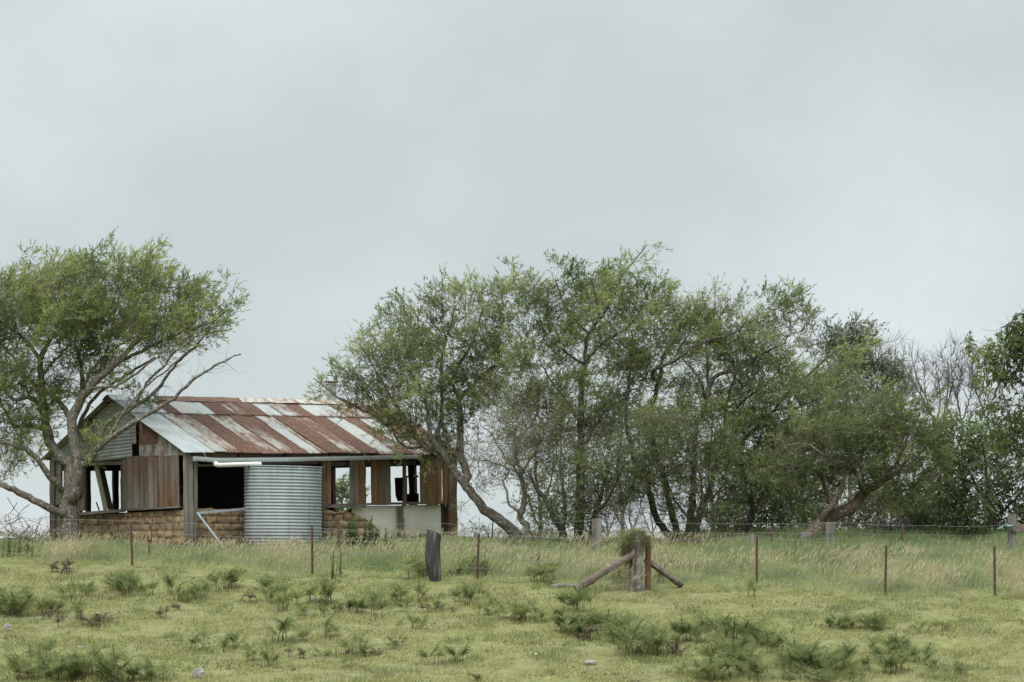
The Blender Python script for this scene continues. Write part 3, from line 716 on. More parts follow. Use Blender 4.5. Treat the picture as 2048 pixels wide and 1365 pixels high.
# ------------------------------------------------------------------ trees
DENS = .16; CLUMP = .26
def grow(Y, limbs, blobs, step=.16, kill=.17, infl=5.0, seed=0, trop=(0, 0, .12), wob=.03, iters=110):
    r = np.random.default_rng(seed)
    pos = []; par = []; rad = []; traced = []
    chains = []
    for (pts, r0, r1) in limbs:
        W = np.array([P(q[0], q[1], Y + (q[2] if len(q) > 2 else 0.0)) for q in pts])
        S = resample(W, .16)
        S[1:-1] += r.normal(0, wob * .5, (len(S) - 2, 3)) if len(S) > 2 else 0
        rr = np.linspace(r0, r1, len(S)) * Y / F
        if pos:
            A = np.array(pos); d = np.linalg.norm(A - S[0], axis=1); p = int(d.argmin())
            S = np.vstack([A[p], S[1:]]) if d[p] < .5 else np.vstack([A[p], S]); rr = rr if len(rr) == len(S) else np.concatenate([[rr[0]], rr])
            start = 1; prev = p
        else:
            start = 0; prev = -1
        for k in range(start, len(S)):
            pos.append(S[k]); par.append(prev); rad.append(rr[k]); traced.append(True); prev = len(pos) - 1
        chains.append((S, rr))
    pos = np.array(pos)
    A = []
    for b in blobs:
        px, py, rx, ry = b[:4]; dY = b[4] if len(b) > 4 else 0; dens = b[5] if len(b) > 5 else 1.0
        n = max(8, int(rx * ry * DENS * dens)); u = r.normal(size=(n, 3)); u /= np.linalg.norm(u, axis=1, keepdims=True); u *= r.uniform(0, 1, (n, 1)) ** (1 / 2.4)
        c = P(px, py + 24, Y + dY); s = Y / F; ext = np.array([rx * s * .92, min(rx, ry * 1.6) * s * 1.2, ry * s * .8])
        K = max(2, int(n / 40)); cc = r.normal(size=(K, 3)); cc /= np.linalg.norm(cc, axis=1, keepdims=True); cc *= r.uniform(0, 1, (K, 1)) ** (1 / 2.6)
        k_ = r.integers(0, K, n); sz = r.uniform(.6, 1.3, K)[k_][:, None] * CLUMP
        t_ = r.normal(0, 1, (n, 1)); A.append(c + cc[k_] * ext + r.normal(0, .55, (n, 3)) * sz + t_ * sz * np.array([.75, 0, .7]) * np.sign(.3 + cc[k_][:, :1] * [1, 0, 0] + [[0, 1, 1]]))
    A = np.vstack(A) if A else np.zeros((0, 3))
    best = np.full(len(A), 1e9); bi = np.zeros(len(A), int)
    def upd(i0):
        B = pos[i0:]
        for c in range(0, len(B), 256):
            D = np.linalg.norm(A[:, None, :] - B[None, c:c + 256, :], axis=2); m = D.argmin(1); dm = D[np.arange(len(A)), m]
            u = dm < best; best[u] = dm[u]; bi[u] = m[u] + i0 + c
    if len(A): upd(0)
    alive = best > kill
    kids = np.zeros(len(pos), int)
    plist = list(par)
    for it in range(iters):
        sel = alive & (best < infl) & (kids[bi] < 4)
        if sel.sum() == 0: break
        idx = bi[sel]; d = A[sel] - pos[idx]; d /= np.linalg.norm(d, axis=1, keepdims=True)
        acc = np.zeros((len(pos), 3)); np.add.at(acc, idx, d); un = np.unique(idx)
        v = acc[un]; v /= np.maximum(np.linalg.norm(v, axis=1, keepdims=True), 1e-6)
        v += np.array(trop) + r.normal(0, .22, v.shape); v /= np.linalg.norm(v, axis=1, keepdims=True)
        new = pos[un] + v * step
        i0 = len(pos); kids[un] += 1
        pos = np.vstack([pos, new]); plist += list(un); kids = np.concatenate([kids, np.zeros(len(un), int)])
        upd(i0); alive = best > kill
    par = np.array(plist); nt_ = len(rad); n = len(pos)
    return pos, par, np.array(rad), nt_, chains

def tree(name, Y, limbs, blobs, label, cat='tree', group=None, bark=None, tip=.0045, sprays=3, leaves=16, leaf=(.115, .021), cols=None,
         twig=.42, up=.35, wind=(.15, 0, 0), seed=0, leafr=.02, droop=0.0, kill=.17, step=.16, lh=2, bits=.3, dense=1.0, fat=.62, dead=0.0, spread=.75, trop=(0, 0, .12), wob=.03):
    r = np.random.default_rng(seed + 100)
    limbs = [(q_[0], q_[1] * (fat if k_ or name != 'x' else 1), max(q_[2] * fat * .8, .7)) for k_, q_ in enumerate(limbs)]
    blobs = [(*b_[:4], b_[4] if len(b_) > 4 else 0, (b_[5] if len(b_) > 5 else 1.0) * dense) for b_ in blobs]
    pos, par, rad, nt_, chains = grow(Y, limbs, blobs, seed=seed, kill=kill, step=step, trop=trop, wob=wob)
    n = len(pos)
    # pipe model
    kidn = np.zeros(n, int)
    r2 = np.zeros(n); main = np.full(n, -1); mv = np.zeros(n)
    for i in range(n - 1, -1, -1):
        if r2[i] == 0: r2[i] = tip ** 2.3
        p = par[i]
        if p >= 0:
            r2[p] += r2[i]; kidn[p] += 1
            if r2[i] > mv[p]: mv[p] = r2[i]; main[p] = i
    rp = r2 ** (1 / 2.3)
    RR = rp.copy(); RR[:nt_] = rad
    for i in range(nt_, n): RR[i] = min(RR[i], RR[par[i]] * .92)
    base = np.array(P(*limbs[0][0][0][:2], Y)); base[2] = gz(base[0], base[1])
    root = empty(name, base.tolist()); tag(root, label, cat, group)
    mb = MB()
    for k, (S, rr) in enumerate(chains):
        S = S.copy(); rr = rr.copy()
        if k == 0 or abs(S[0][2] - base[2]) < .5:
            S = np.vstack([S[0] + [0, 0, -.6], S]); rr = np.concatenate([[rr[0] * 1.35], rr]); rr[1:4] *= np.array([1.25, 1.12, 1.05])[:len(rr[1:4])]
        mb.tube(S, rr, 12 if rr[0] > .07 else 7, lump=.13 if rr[0] > .06 else .06, rs=seed + k)
    # grown branches as tapered segments
    ch = np.arange(nt_, n); 
    T = np.zeros((n, 3)); ok = par >= 0; T[ok] = pos[ok] - pos[par[ok]]; T /= np.maximum(np.linalg.norm(T, axis=1, keepdims=True), 1e-9)
    T[par < 0] = (0, 0, 1)
    def segs(P0, P1, R0, R1, T0, T1, sides):
        a0, b0 = frames(T0); a1, b1 = frames(T1); th = np.arange(sides) / sides * 2 * math.pi; c, s = np.cos(th)[None, :, None], np.sin(th)[None, :, None]
        V0 = P0[:, None] + R0[:, None, None] * (c * a0[:, None] + s * b0[:, None]); V1 = P1[:, None] + R1[:, None, None] * (c * a1[:, None] + s * b1[:, None])
        V = np.concatenate([V0, V1], 1).reshape(-1, 3); o = np.arange(len(P0))[:, None] * 2 * sides; j = np.arange(sides)[None]; j2 = (j + 1) % sides
        return V, np.stack([o + j, o + j2, o + sides + j2, o + sides + j], -1).reshape(-1, 4)
    if len(ch):
        p = par[ch]; R0 = np.minimum(RR[p], RR[ch] * 1.35)
        T0 = np.where((main[p] == ch)[:, None], T[p], T[ch])
        thick = RR[ch] > .014
        for msk, sd_ in ((thick, 6), (~thick, 3)):
            if msk.any():
                V, Q_ = segs(pos[p[msk]], pos[ch[msk]], R0[msk], RR[ch[msk]], T0[msk], T[ch[msk]], sd_); mb.add(V, Q_, (), (.25 if sd_ == 6 else .7, .5, 0))
    # dead side twigs along the limbs
    lim = np.array([i for i in range(1, nt_) if rad[i] < .085 and pos[i][2] > base[2] + 1.0 and par[i] >= 0 and r.uniform() < bits])
    if len(lim):
        k3 = np.repeat(lim, 2); q3 = len(k3); d = T[k3] * .7 + r.normal(0, .7, (q3, 3)) + np.array([0, 0, .25]); d /= np.linalg.norm(d, axis=1, keepdims=True); l3 = r.uniform(.12, .42, (q3, 1)); a3 = pos[k3]
        for sgm in range(3):
            e3 = a3 + d * l3; ra = np.full(q3, .0075 - .002 * sgm); d2 = d + r.normal(0, .4, (q3, 3)); d2 /= np.linalg.norm(d2, axis=1, keepdims=True)
            V, Q_ = segs(a3, e3, ra, ra - .002, d, d2, 3); mb.add(V, Q_, (), (.5, .5, 0)); a3, d = e3, d2; l3 = l3 * .85
    # twigs
    hg = np.zeros(n, int)
    for i in range(n - 1, 0, -1):
        if par[i] >= 0: hg[par[i]] = max(hg[par[i]], hg[i] + 1)
    fol = ch[(RR[ch] < leafr) & (hg[ch] <= lh)] if len(ch) else ch
    nleaf = 0
    if len(fol):
        w_ = np.where(kidn[fol] == 0, sprays + 3, sprays)
        src = np.repeat(fol, w_); m = len(src)
        d = T[src] * .8 + r.normal(0, spread, (m, 3)) + np.array([0, 0, up]) + np.array(wind); d /= np.linalg.norm(d, axis=1, keepdims=True)
        p0 = pos[src] - T[src] * step * r.uniform(0, .9, (m, 1)); ln = twig * r.uniform(.5, 1.3, m)
        bend = d + np.array([0, 0, -droop]) + np.array(wind) * 1.5 + r.normal(0, .25, (m, 3)); bend /= np.linalg.norm(bend, axis=1, keepdims=True)
        p1 = p0 + d * ln[:, None] * .5; p2 = p1 + bend * ln[:, None] * .5
        tr_ = np.full(m, tip * .62)
        V, Q_ = segs(p0, p1, tr_ * 1.2, tr_, d, d, 3); mb.add(V, Q_, (), (.9, .5, 0)); V, Q_ = segs(p1, p2, tr_, tr_ * .5, d, bend, 3); mb.add(V, Q_, (), (.85, .5, 0))
        gap = nz(p0[:, 0] * .9 - p0[:, 1] * .7, p0[:, 2] * 1.1 + p0[:, 1] * .4, seed + 9, 2.6); live = (r.uniform(0, 1, m) > dead) & (r.uniform(0, 1, m) < np.clip(.95 - .9 * gap, .12, 1))
        if leaves > 0 and cols is not None and live.any():
            s = np.nonzero(live)[0]; cl = np.repeat(s, leaves); q = len(cl); t = r.uniform(.08, 1.0, (q, 1)) ** .8
            b = np.where(t < .5, p0[cl] + (p1[cl] - p0[cl]) * t * 2, p1[cl] + (p2[cl] - p1[cl]) * (t * 2 - 1))
            ax = np.where(t < .5, d[cl], bend[cl])
            ld = ax * 1.05 + r.normal(0, .45, (q, 3)) + np.array([0, 0, up * .3 - droop]) + np.array(wind) * .8; ld /= np.linalg.norm(ld, axis=1, keepdims=True)
            sdv = np.cross(ld, r.normal(size=(q, 3))); sdv /= np.maximum(np.linalg.norm(sdv, axis=1, keepdims=True), 1e-6)
            l = leaf[0] * r.uniform(.6, 1.35, (q, 1)); wd = leaf[1] * r.uniform(.7, 1.3, (q, 1)) / 2
            md = b + ld * l * .5; VV = np.stack([b, md + sdv * wd, b + ld * l + np.array([0, 0, -.12]) * l * droop, md - sdv * wd], 1).reshape(-1, 3)
            QQ = np.arange(q * 4).reshape(-1, 4)
            c0, c1, c2 = (np.array(x) for x in cols)
            # leaf colour drifts by noise clump from darker and greyer to yellower
            clump = .5 + .72 * nz(p0[:, 0] * 1.0 + p0[:, 1] * .6, p0[:, 2] + p0[:, 1] * .5, seed + 5, 1.9)
            kx = np.clip(clump[cl] + r.normal(0, .16, m)[cl] + r.normal(0, .12, q), 0, 1)[:, None]
            col = np.where(kx < .5, c0 + (c1 - c0) * kx * 2, c1 + (c2 - c1) * (kx * 2 - 1)) * r.uniform(.72, 1.28, m)[cl][:, None]
            npmesh('crown', VV, [QQ], M_leaf, root, np.repeat(col, 4, 0), loc=base); nleaf = q
    mb.build('trunk', bark or M_bark, root, smooth=True, loc=base)
    print(name, label[:30], 'nodes', n, 'leaves', nleaf)
    return root

WATTLE = ((.11, .15, .055), (.21, .262, .095), (.345, .39, .155))
WATTLE2 = ((.11, .145, .06), (.20, .248, .10), (.315, .36, .155))
WATTLE3 = ((.088, .117, .048), (.155, .195, .075), (.245, .29, .12))
DARKG = ((.075, .108, .046), (.135, .175, .067), (.215, .26, .105))
GREYG = ((.09, .11, .072), (.14, .165, .10), (.2, .225, .14))
BROAD = ((.06, .09, .042), (.11, .155, .068), (.21, .26, .12))

# 1 big wattle in front of the gable
tree('wattle_tree', 70.6, [
    ([(141, 1092), (139, 1060), (138, 1020), (141, 980), (145, 950), (148, 928)], 25, 21),
    ([(150, 1000, -.2), (156, 960, -.25), (158, 925, -.3), (148, 885, -.3), (143, 840, -.3), (156, 810, -.3), (178, 776, -.4), (205, 748, -.4), (237, 724, -.5), (267, 688, -.6), (300, 660, -.6), (330, 630, -.6)], 17, 4),
    ([(146, 930), (122, 915, .1), (103, 893, .2), (94, 860, .3), (86, 812, .4), (83, 757, .5), (80, 718, .5), (95, 690, .5), (111, 660, .6), (125, 620, .6)], 15, 4),
    ([(158, 932, -.2), (173, 925, -.5), (193, 899, -.8), (215, 880, -.9), (237, 865, -1), (281, 837, -1.1), (315, 818, -1.1), (348, 796, -1.2), (381, 765, -1.2), (420, 738, -1.3), (456, 718, -1.3), (482, 709, -1.3)], 9, 2),
    ([(183, 908, -.6), (195, 886, -.3), (206, 860, -.2), (222, 838, -.2), (267, 815, -.3), (306, 787, -.3), (334, 754, -.4), (354, 727, -.4), (398, 685, -.4), (422, 655, -.4)], 7, 2),
    ([(237, 724, -.5), (285, 702, -.3), (334, 676, -.2), (385, 660, -.2), (425, 645, -.2), (456, 618, -.2)], 5, 2),
    ([(136, 1030), (120, 1027, -.3), (78, 1006, -.6), (36, 984, -.8), (0, 968, -1), (-50, 955, -1)], 10, 7),
    ([(130, 985), (108, 963, -.4), (81, 929, -.6), (50, 897, -.8), (0, 884, -.9), (-50, 860, -1)], 9, 5),
    ([(86, 812, .4), (60, 795, 0), (28, 800, -.2), (0, 770, -.3), (-40, 740, -.3)], 6, 3),
    ([(94, 860, .3), (60, 850, .3), (28, 851, .2), (5, 812, .2), (-20, 770, .2)], 6, 3),
    ([(143, 840, -.3), (117, 803, .3), (95, 787, .5), (60, 760, .7), (30, 720, .8), (5, 690, .8)], 7, 3),
    ([(156, 810, -.3), (165, 770, .4), (160, 720, .5), (150, 680, .6), (165, 640, .7)], 7, 3),
    ([(205, 748, -.4), (215, 700, .6), (222, 660, .8), (235, 610, .9)], 5, 3),
    ([(80, 718, .5), (50, 680, .2), (20, 655, .1), (-20, 630, 0)], 5, 3),
    ([(178, 776, -.4), (230, 772, -.9), (280, 742, -1.1), (330, 702, -1.1), (372, 682, -1.1), (412, 660, -1.1)], 4, 1.4),
    ([(167, 774), (190, 730, .2), (240, 690, .3), (290, 665, .3), (340, 640, .3)], 4, 1.4),
    ([(215, 880, -.9), (250, 820, -.9), (290, 775, -.9), (340, 735, -.9), (380, 700, -.9), (415, 690, -.9)], 3.5, 1.2),
    ([(267, 815, -.3), (300, 760, 0), (330, 730, .1), (360, 690, .2), (400, 650, .2)], 3.2, 1.2),
    ([(83, 757, .5), (110, 720, .9), (140, 690, 1.0), (170, 650, 1.0)], 4, 1.5),
    ([(190, 870, .6), (168, 880, .9), (160, 850, 1.0), (185, 800, 1.2), (210, 780, 1.2), (260, 745, 1.3), (310, 715, 1.3)], 6, 3),
  ], [
    (15, 730, 60, 36, .1, 1.3), (45, 830, 60, 30, .2, 1.0), (-20, 860, 50, 40, -.3, 1.0), (110, 730, 50, 30, .4, .8), (30, 590, 95, 75, .2, 1.3), (120, 550, 95, 50, .2, 1.2), (200, 545, 80, 48, .1, 1.2), (275, 545, 60, 55, 0, 1.0), (150, 610, 100, 60, -.3, 1.3), (250, 620, 95, 65, -.4, 1.4),
    (330, 595, 60, 60, -.2, 1.1), (330, 650, 80, 40, -.4, .8), (395, 605, 45, 55, -.2, .7), (440, 610, 25, 40, -.2, .8), (60, 660, 80, 40, .2, 1.1), (150, 680, 60, 30, .3, .7), (380, 560, 40, 30, 0, .5),
    (-40, 640, 70, 90, 0, .9), (30, 745, 50, 40, -.2, .8), (110, 760, 60, 40, .2, .6), (60, 800, 50, 30, 0, .5), (290, 500, 26, 26, 0, .7), (20, 890, 35, 22, -.8, 1.2), (190, 720, 45, 35, .5, .5), (190, 860, 20, 18, -1, 1.0), (290, 765, 22, 20, -.5, .4), (-40, 780, 50, 60, 0, .8)],
  'large wattle tree with a thick rough trunk growing against the left gable of the shed', seed=1, sprays=3, leaves=12, fat=.82, bits=.5, cols=WATTLE, up=.55, wind=(.22, 0, 0), bark=M_bark)

# 2 leaning tree at the right end of the shed
tree('wattle_tree', 71.5, [
    ([(1043, 1088), (1025, 1062), (1004, 1044), (980, 1028), (960, 1010), (946, 990), (926, 966), (900, 931), (876, 908), (850, 893), (832, 873), (818, 852)], 15, 8),
    ([(818, 852), (800, 842), (776, 850), (755, 835), (717, 815), (679, 797), (647, 772), (626, 757)], 6, 1.5),
    ([(928, 968), (935, 946, .2), (922, 915, .3), (920, 879, .3), (921, 849, .3), (919, 802, .4), (930, 785, .4), (943, 774, .4), (978, 741, .5), (1025, 714, .6), (1050, 680, .6)], 11, 3),
    ([(900, 931), (885, 905, -.2), (864, 879, -.3), (858, 840, -.3), (850, 800, -.3), (830, 760, -.4), (800, 720, -.4)], 8, 3),
    ([(864, 879, -.3), (880, 850, .2), (884, 811, .3), (884, 761, .3), (881, 735, .3), (890, 690, .3), (905, 640, .3)], 6, 3),
    ([(919, 802, .4), (905, 760, .6), (925, 720, .8), (950, 670, .9), (965, 620, .9)], 5, 3),
    ([(832, 873), (800, 820, -.3), (780, 790, -.3), (750, 740, -.3), (720, 690, -.3)], 5, 2),
    ([(850, 893), (815, 895, .4), (790, 870, .5), (760, 800, .6), (720, 760, .6)], 4, 2),
  ], [
    (728, 690, 30, 32, -.2, .6), (750, 655, 34, 30, -.2, .7), (795, 690, 65, 45, -.3, .8), (742, 745, 45, 36, -.2, .7), (830, 620, 50, 42, 0, .8), (860, 590, 35, 30, 0, .7), (910, 590, 35, 35, .2, .8), (915, 630, 60, 40, .3, .8),
    (985, 585, 38, 40, .5, .9), (975, 640, 60, 45, .5, .8), (870, 680, 70, 50, 0, .9), (950, 700, 70, 45, .5, .8), (820, 760, 75, 45, -.2, .9), (890, 790, 60, 45, .1, .6), (765, 800, 55, 22, 0, .6), (835, 835, 70, 30, .1, .7), (668, 752, 22, 14, 0, .9), (900, 870, 50, 40, .3, .5), (705, 780, 30, 14, 0, .7), (960, 760, 60, 50, .6, .7), (990, 700, 50, 50, .8, .8), (800, 700, 60, 40, 0, .8), (900, 740, 60, 40, .2, .7), (790, 810, 50, 30, 0, .8), (880, 840, 50, 40, .2, .6)],
  'wattle with a leaning lichened trunk reaching over the right end of the shed roof', seed=2, sprays=3, leaves=12, fat=.8, cols=WATTLE2, up=.45, wind=(-.12, 0, 0), bark=M_bark, dead=.12)

# 3 gnarled half-dead tree with twisted trunk
tree('gnarled_tree', 70.5, [
    ([(1057, 1090), (1058, 1070), (1052, 1050), (1040, 1035), (1046, 1010), (1050, 988), (1044, 965), (1046, 940)], 13, 8),
    ([(1048, 1040), (1035, 1022, -.2), (1018, 1010, -.2), (1015, 985, -.2), (1008, 960, -.1), (1018, 940, 0), (981, 925, .1), (946, 920, .1)], 5, 2),
    ([(1046, 945), (1030, 915, 0), (1040, 880, .1), (1060, 850, .1), (1075, 820, .1), (1060, 790, .1)], 5, 2),
    ([(1046, 940), (1060, 920), (1080, 885), (1090, 850), (1072, 830), (1039, 822), (1007, 798), (972, 776)], 4, 2),
    ([(1047, 960), (1000, 900), (985, 870), (960, 850)], 4, 2),
  ], [(1045, 870, 60, 55, 0, 1.8), (1085, 840, 50, 50, 0, 1.6), (1000, 900, 55, 30, 0, 1.2), (975, 940, 40, 30, 0, .8), (1060, 780, 40, 50, 0, .9), (1020, 830, 40, 40, 0, 1.2), (960, 880, 40, 30, 0, .8)],
  'half dead gnarled tree with a burled trunk and bare brown twigs behind the leaning wattle', seed=3, sprays=4, leaves=4, cols=WATTLE2, up=.3, bark=M_bark_pale, dead=.72, twig=.42)

# 4 tall straight dark trunk
tree('wattle_tree', 71.0, [
    ([(1163, 1098), (1158, 1065), (1159, 1030), (1160, 1000), (1161, 940), (1162, 880), (1161, 850), (1164, 773), (1170, 729), (1176, 667), (1197, 641), (1194, 603), (1183, 560)], 15, 3),
    ([(1174, 668), (1138, 626, -.3), (1120, 590, -.4), (1110, 560, -.4)], 4, 2),
    ([(1167, 732), (1129, 703, -.3), (1100, 680, -.5), (1085, 655, -.5)], 5, 2),
    ([(1180, 735), (1179, 714), (1217, 679, .3), (1258, 653, .4), (1282, 620, .4), (1330, 592, .4)], 5, 2),
    ([(1161, 850), (1130, 800, .4), (1100, 760, .5), (1080, 720, .5)], 5, 2),
    ([(1162, 900), (1200, 840, -.3), (1225, 800, -.4), (1250, 740, -.4)], 5, 2),
    ([(1197, 641), (1225, 600, .2), (1240, 560, .2), (1270, 520, .2), (1292, 492, .2)], 3.5, 1.5),
  ], [(1110, 578, 75, 34, -.2, .9), (1180, 556, 60, 30, 0, .9), (1235, 550, 50, 30, .2, .9), (1275, 512, 18, 10, .2, .5), (1270, 590, 70, 45, .3, .9), (1330, 600, 60, 38, .4, .8), (1070, 610, 45, 45, -.3, .8), (1170, 600, 80, 45, 0, .8),
      (1090, 680, 55, 45, -.2, .7), (1250, 670, 60, 40, .2, .6), (1130, 740, 55, 45, 0, .6), (1220, 760, 45, 45, 0, .6), (1040, 680, 50, 50, -.3, .7), (1150, 660, 60, 40, .3, .6), (1210, 620, 60, 40, .3, .7), (1060, 760, 50, 50, 0, .6), (1190, 830, 50, 50, .3, .7)],
  'tall wattle with one straight dark trunk, highest crown among the trees right of the shed', seed=4, sprays=3, leaves=12, fat=.72, cols=WATTLE, up=.5, bark=M_bark_dark, dead=.1)

# 5 denser dark shrubby tree with two stems around it
tree('bushy_tree', 70.2, [
    ([(1128, 1096), (1124, 1062), (1112, 1040), (1099, 1013), (1085, 990), (1072, 975), (1058, 945)], 11, 4),
    ([(1124, 1062), (1130, 1020), (1125, 970), (1120, 920)], 7, 3),
    ([(1180, 1094), (1185, 1050), (1195, 1010), (1210, 960), (1225, 915)], 8, 3),
    ([(1190, 1030), (1215, 1000), (1235, 960), (1250, 930)], 5, 2),
  ], [(1200, 900, 70, 45, -.3, 1.5), (1235, 940, 55, 45, -.3, 1.4), (1180, 960, 55, 50, -.2, 1.5), (1130, 900, 55, 50, 0, 1.3), (1110, 970, 45, 50, 0, 1.2), (1160, 1010, 50, 30, 0, 1.2), (1230, 1000, 40, 30, 0, .8), (1120, 830, 60, 45, .2, 1.0), (1200, 830, 50, 40, .2, .8), (1090, 1010, 30, 30, 0, .8), (1060, 950, 30, 30, 0, .5)],
  'dense dark green bushy tree low on several stems, behind the silver timber post', seed=5, sprays=3, leaves=11, fat=.8, cols=DARKG, up=.3, bark=M_bark_dark, leaf=(.08, .02))

# 6 fan of stems
tree('wattle_tree', 71.2, [
    ([(1374, 1102), (1368, 1088), (1360, 1072)], 34, 22),
    ([(1360, 1090), (1348, 1080), (1330, 1062), (1316, 1043), (1306, 1010), (1298, 985), (1292, 961), (1275, 937), (1262, 890), (1252, 832), (1258, 758), (1267, 697), (1262, 660)], 9, 2.5),
    ([(1362, 1085), (1348, 1045, .2), (1336, 996, .3), (1324, 946, .3), (1310, 908, .3), (1300, 858, .3), (1308, 799, .3), (1323, 744, .3), (1325, 714, .3), (1349, 679, .3), (1364, 644, .3), (1390, 620, .3)], 9, 2.5),
    ([(1370, 1085), (1380, 1050, -.2), (1386, 990, -.3), (1388, 920, -.3), (1393, 858, -.3), (1413, 802, -.3), (1416, 773, -.3), (1437, 752, -.3), (1481, 738, -.3), (1525, 708, -.3), (1570, 685, -.3)], 10, 3),
    ([(1378, 1080), (1400, 1030, .4), (1425, 960, .5), (1442, 900, .5), (1450, 840, .5), (1452, 808, .5), (1469, 758, .5), (1466, 720, .5)], 9, 3),
    ([(1305, 760, .3), (1311, 738, -.4), (1355, 720, -.6), (1381, 697, -.7), (1422, 682, -.7), (1466, 667, -.7), (1510, 640, -.7)], 5, 2),
    ([(1413, 802, -.3), (1400, 760, -.6), (1360, 700, -.6), (1400, 650, -.6)], 4, 2),
    ([(1416, 773, -.3), (1415, 720, .1), (1419, 690, .2), (1440, 640, .2)], 4, 2),
    ([(1450, 840, .5), (1490, 800, .5), (1530, 770, .5), (1560, 740, .5)], 4, 2),
  ], [(1380, 610, 60, 40, 0, .9), (1430, 615, 55, 38, .1, .9), (1490, 640, 50, 35, -.2, .9), (1540, 620, 42, 38, -.3, 1.0), (1580, 605, 36, 34, -.3, 1.0), (1600, 625, 18, 30, -.3, .8), (1540, 670, 60, 35, -.3, .9), (1440, 670, 60, 40, 0, .7), (1350, 660, 50, 40, 0, .7),
      (1500, 720, 55, 40, 0, .8), (1570, 710, 45, 40, -.3, .8), (1310, 690, 45, 40, .1, .7), (1280, 730, 40, 50, 0, .7), (1350, 760, 50, 45, 0, .6), (1450, 770, 45, 40, .2, .6), (1400, 680, 55, 40, 0, .7), (1270, 820, 40, 50, 0, .7), (1330, 820, 50, 40, 0, .7), (1400, 800, 50, 45, 0, .7), (1490, 790, 45, 40, .3, .8), (1530, 750, 45, 35, .3, .8)],
  'wattle with a fan of dark stems rising from one stool behind the strainer post', seed=6, sprays=3, leaves=12, fat=.82, cols=WATTLE2, up=.45, wind=(.1, 0, 0), bark=M_bark_dark, dead=.1)

tree('bushy_tree', 69.8, [
    ([(1385, 1098), (1395, 1060), (1405, 1010), (1400, 950), (1380, 910)], 8, 3),
    ([(1395, 1060), (1350, 1000), (1330, 950), (1315, 910)], 5, 2), ([(1400, 1020), (1440, 980), (1460, 940)], 5, 2),
  ], [(1330, 890, 60, 50, 0, 1.4), (1390, 900, 60, 55, 0, 1.4), (1300, 840, 40, 40, 0, .9), (1440, 950, 45, 45, 0, 1.1), (1370, 970, 55, 40, 0, 1.1), (1430, 880, 50, 45, .2, 1.0), (1290, 930, 35, 40, 0, .8), (1420, 1010, 40, 30, .2, .8), (1350, 830, 50, 30, .1, .8)],
  'dense dark bush of fine leaves among the fan of dark stems', seed=7, sprays=3, leaves=9, cols=DARKG, up=.3, bark=M_bark_dark)

# 7 long arching tree behind the leaning one
tree('wattle_tree', 72.5, [
    ([(1492, 1100), (1489, 1067), (1505, 1025), (1500, 990), (1485, 940), (1482, 890), (1510, 857), (1548, 820), (1575, 785), (1598, 765), (1657, 714), (1690, 695)], 11, 2.5),
    ([(1505, 1025), (1526, 991), (1545, 960), (1560, 920)], 6, 2), ([(1485, 940), (1450, 900), (1430, 860)], 5, 2),
    ([(1548, 820), (1600, 815), (1650, 790), (1700, 760)], 4, 2), ([(1490, 870), (1480, 830), (1500, 780)], 4, 2),
  ], [(1660, 715, 55, 25, -.2, 1.1), (1640, 745, 60, 30, 0, 1.1), (1590, 780, 60, 40, 0, 1.1), (1620, 830, 70, 45, .2, 1.2), (1540, 830, 60, 45, 0, 1.0), (1500, 900, 65, 60, 0, 1.2), (1570, 900, 60, 50, .2, 1.1), (1520, 780, 40, 35, 0, .7), (1450, 860, 40, 40, .2, .8), (1470, 960, 50, 40, .2, .9), (1520, 970, 60, 45, .3, 1.2), (1580, 960, 50, 45, .4, 1.1), (1440, 1000, 40, 40, .3, 1.0), (1640, 780, 60, 40, .2, 1.0), (1560, 850, 60, 40, .2, 1.0), (1690, 690, 35, 16, -.2, .9), (1700, 770, 50, 30, 0, .8)],
  'wattle whose long bough arches up to the right above the leaning tree', seed=8, sprays=3, leaves=11, dense=.75, cols=WATTLE2, up=.35, wind=(.25, 0, 0), bark=M_bark_dark)

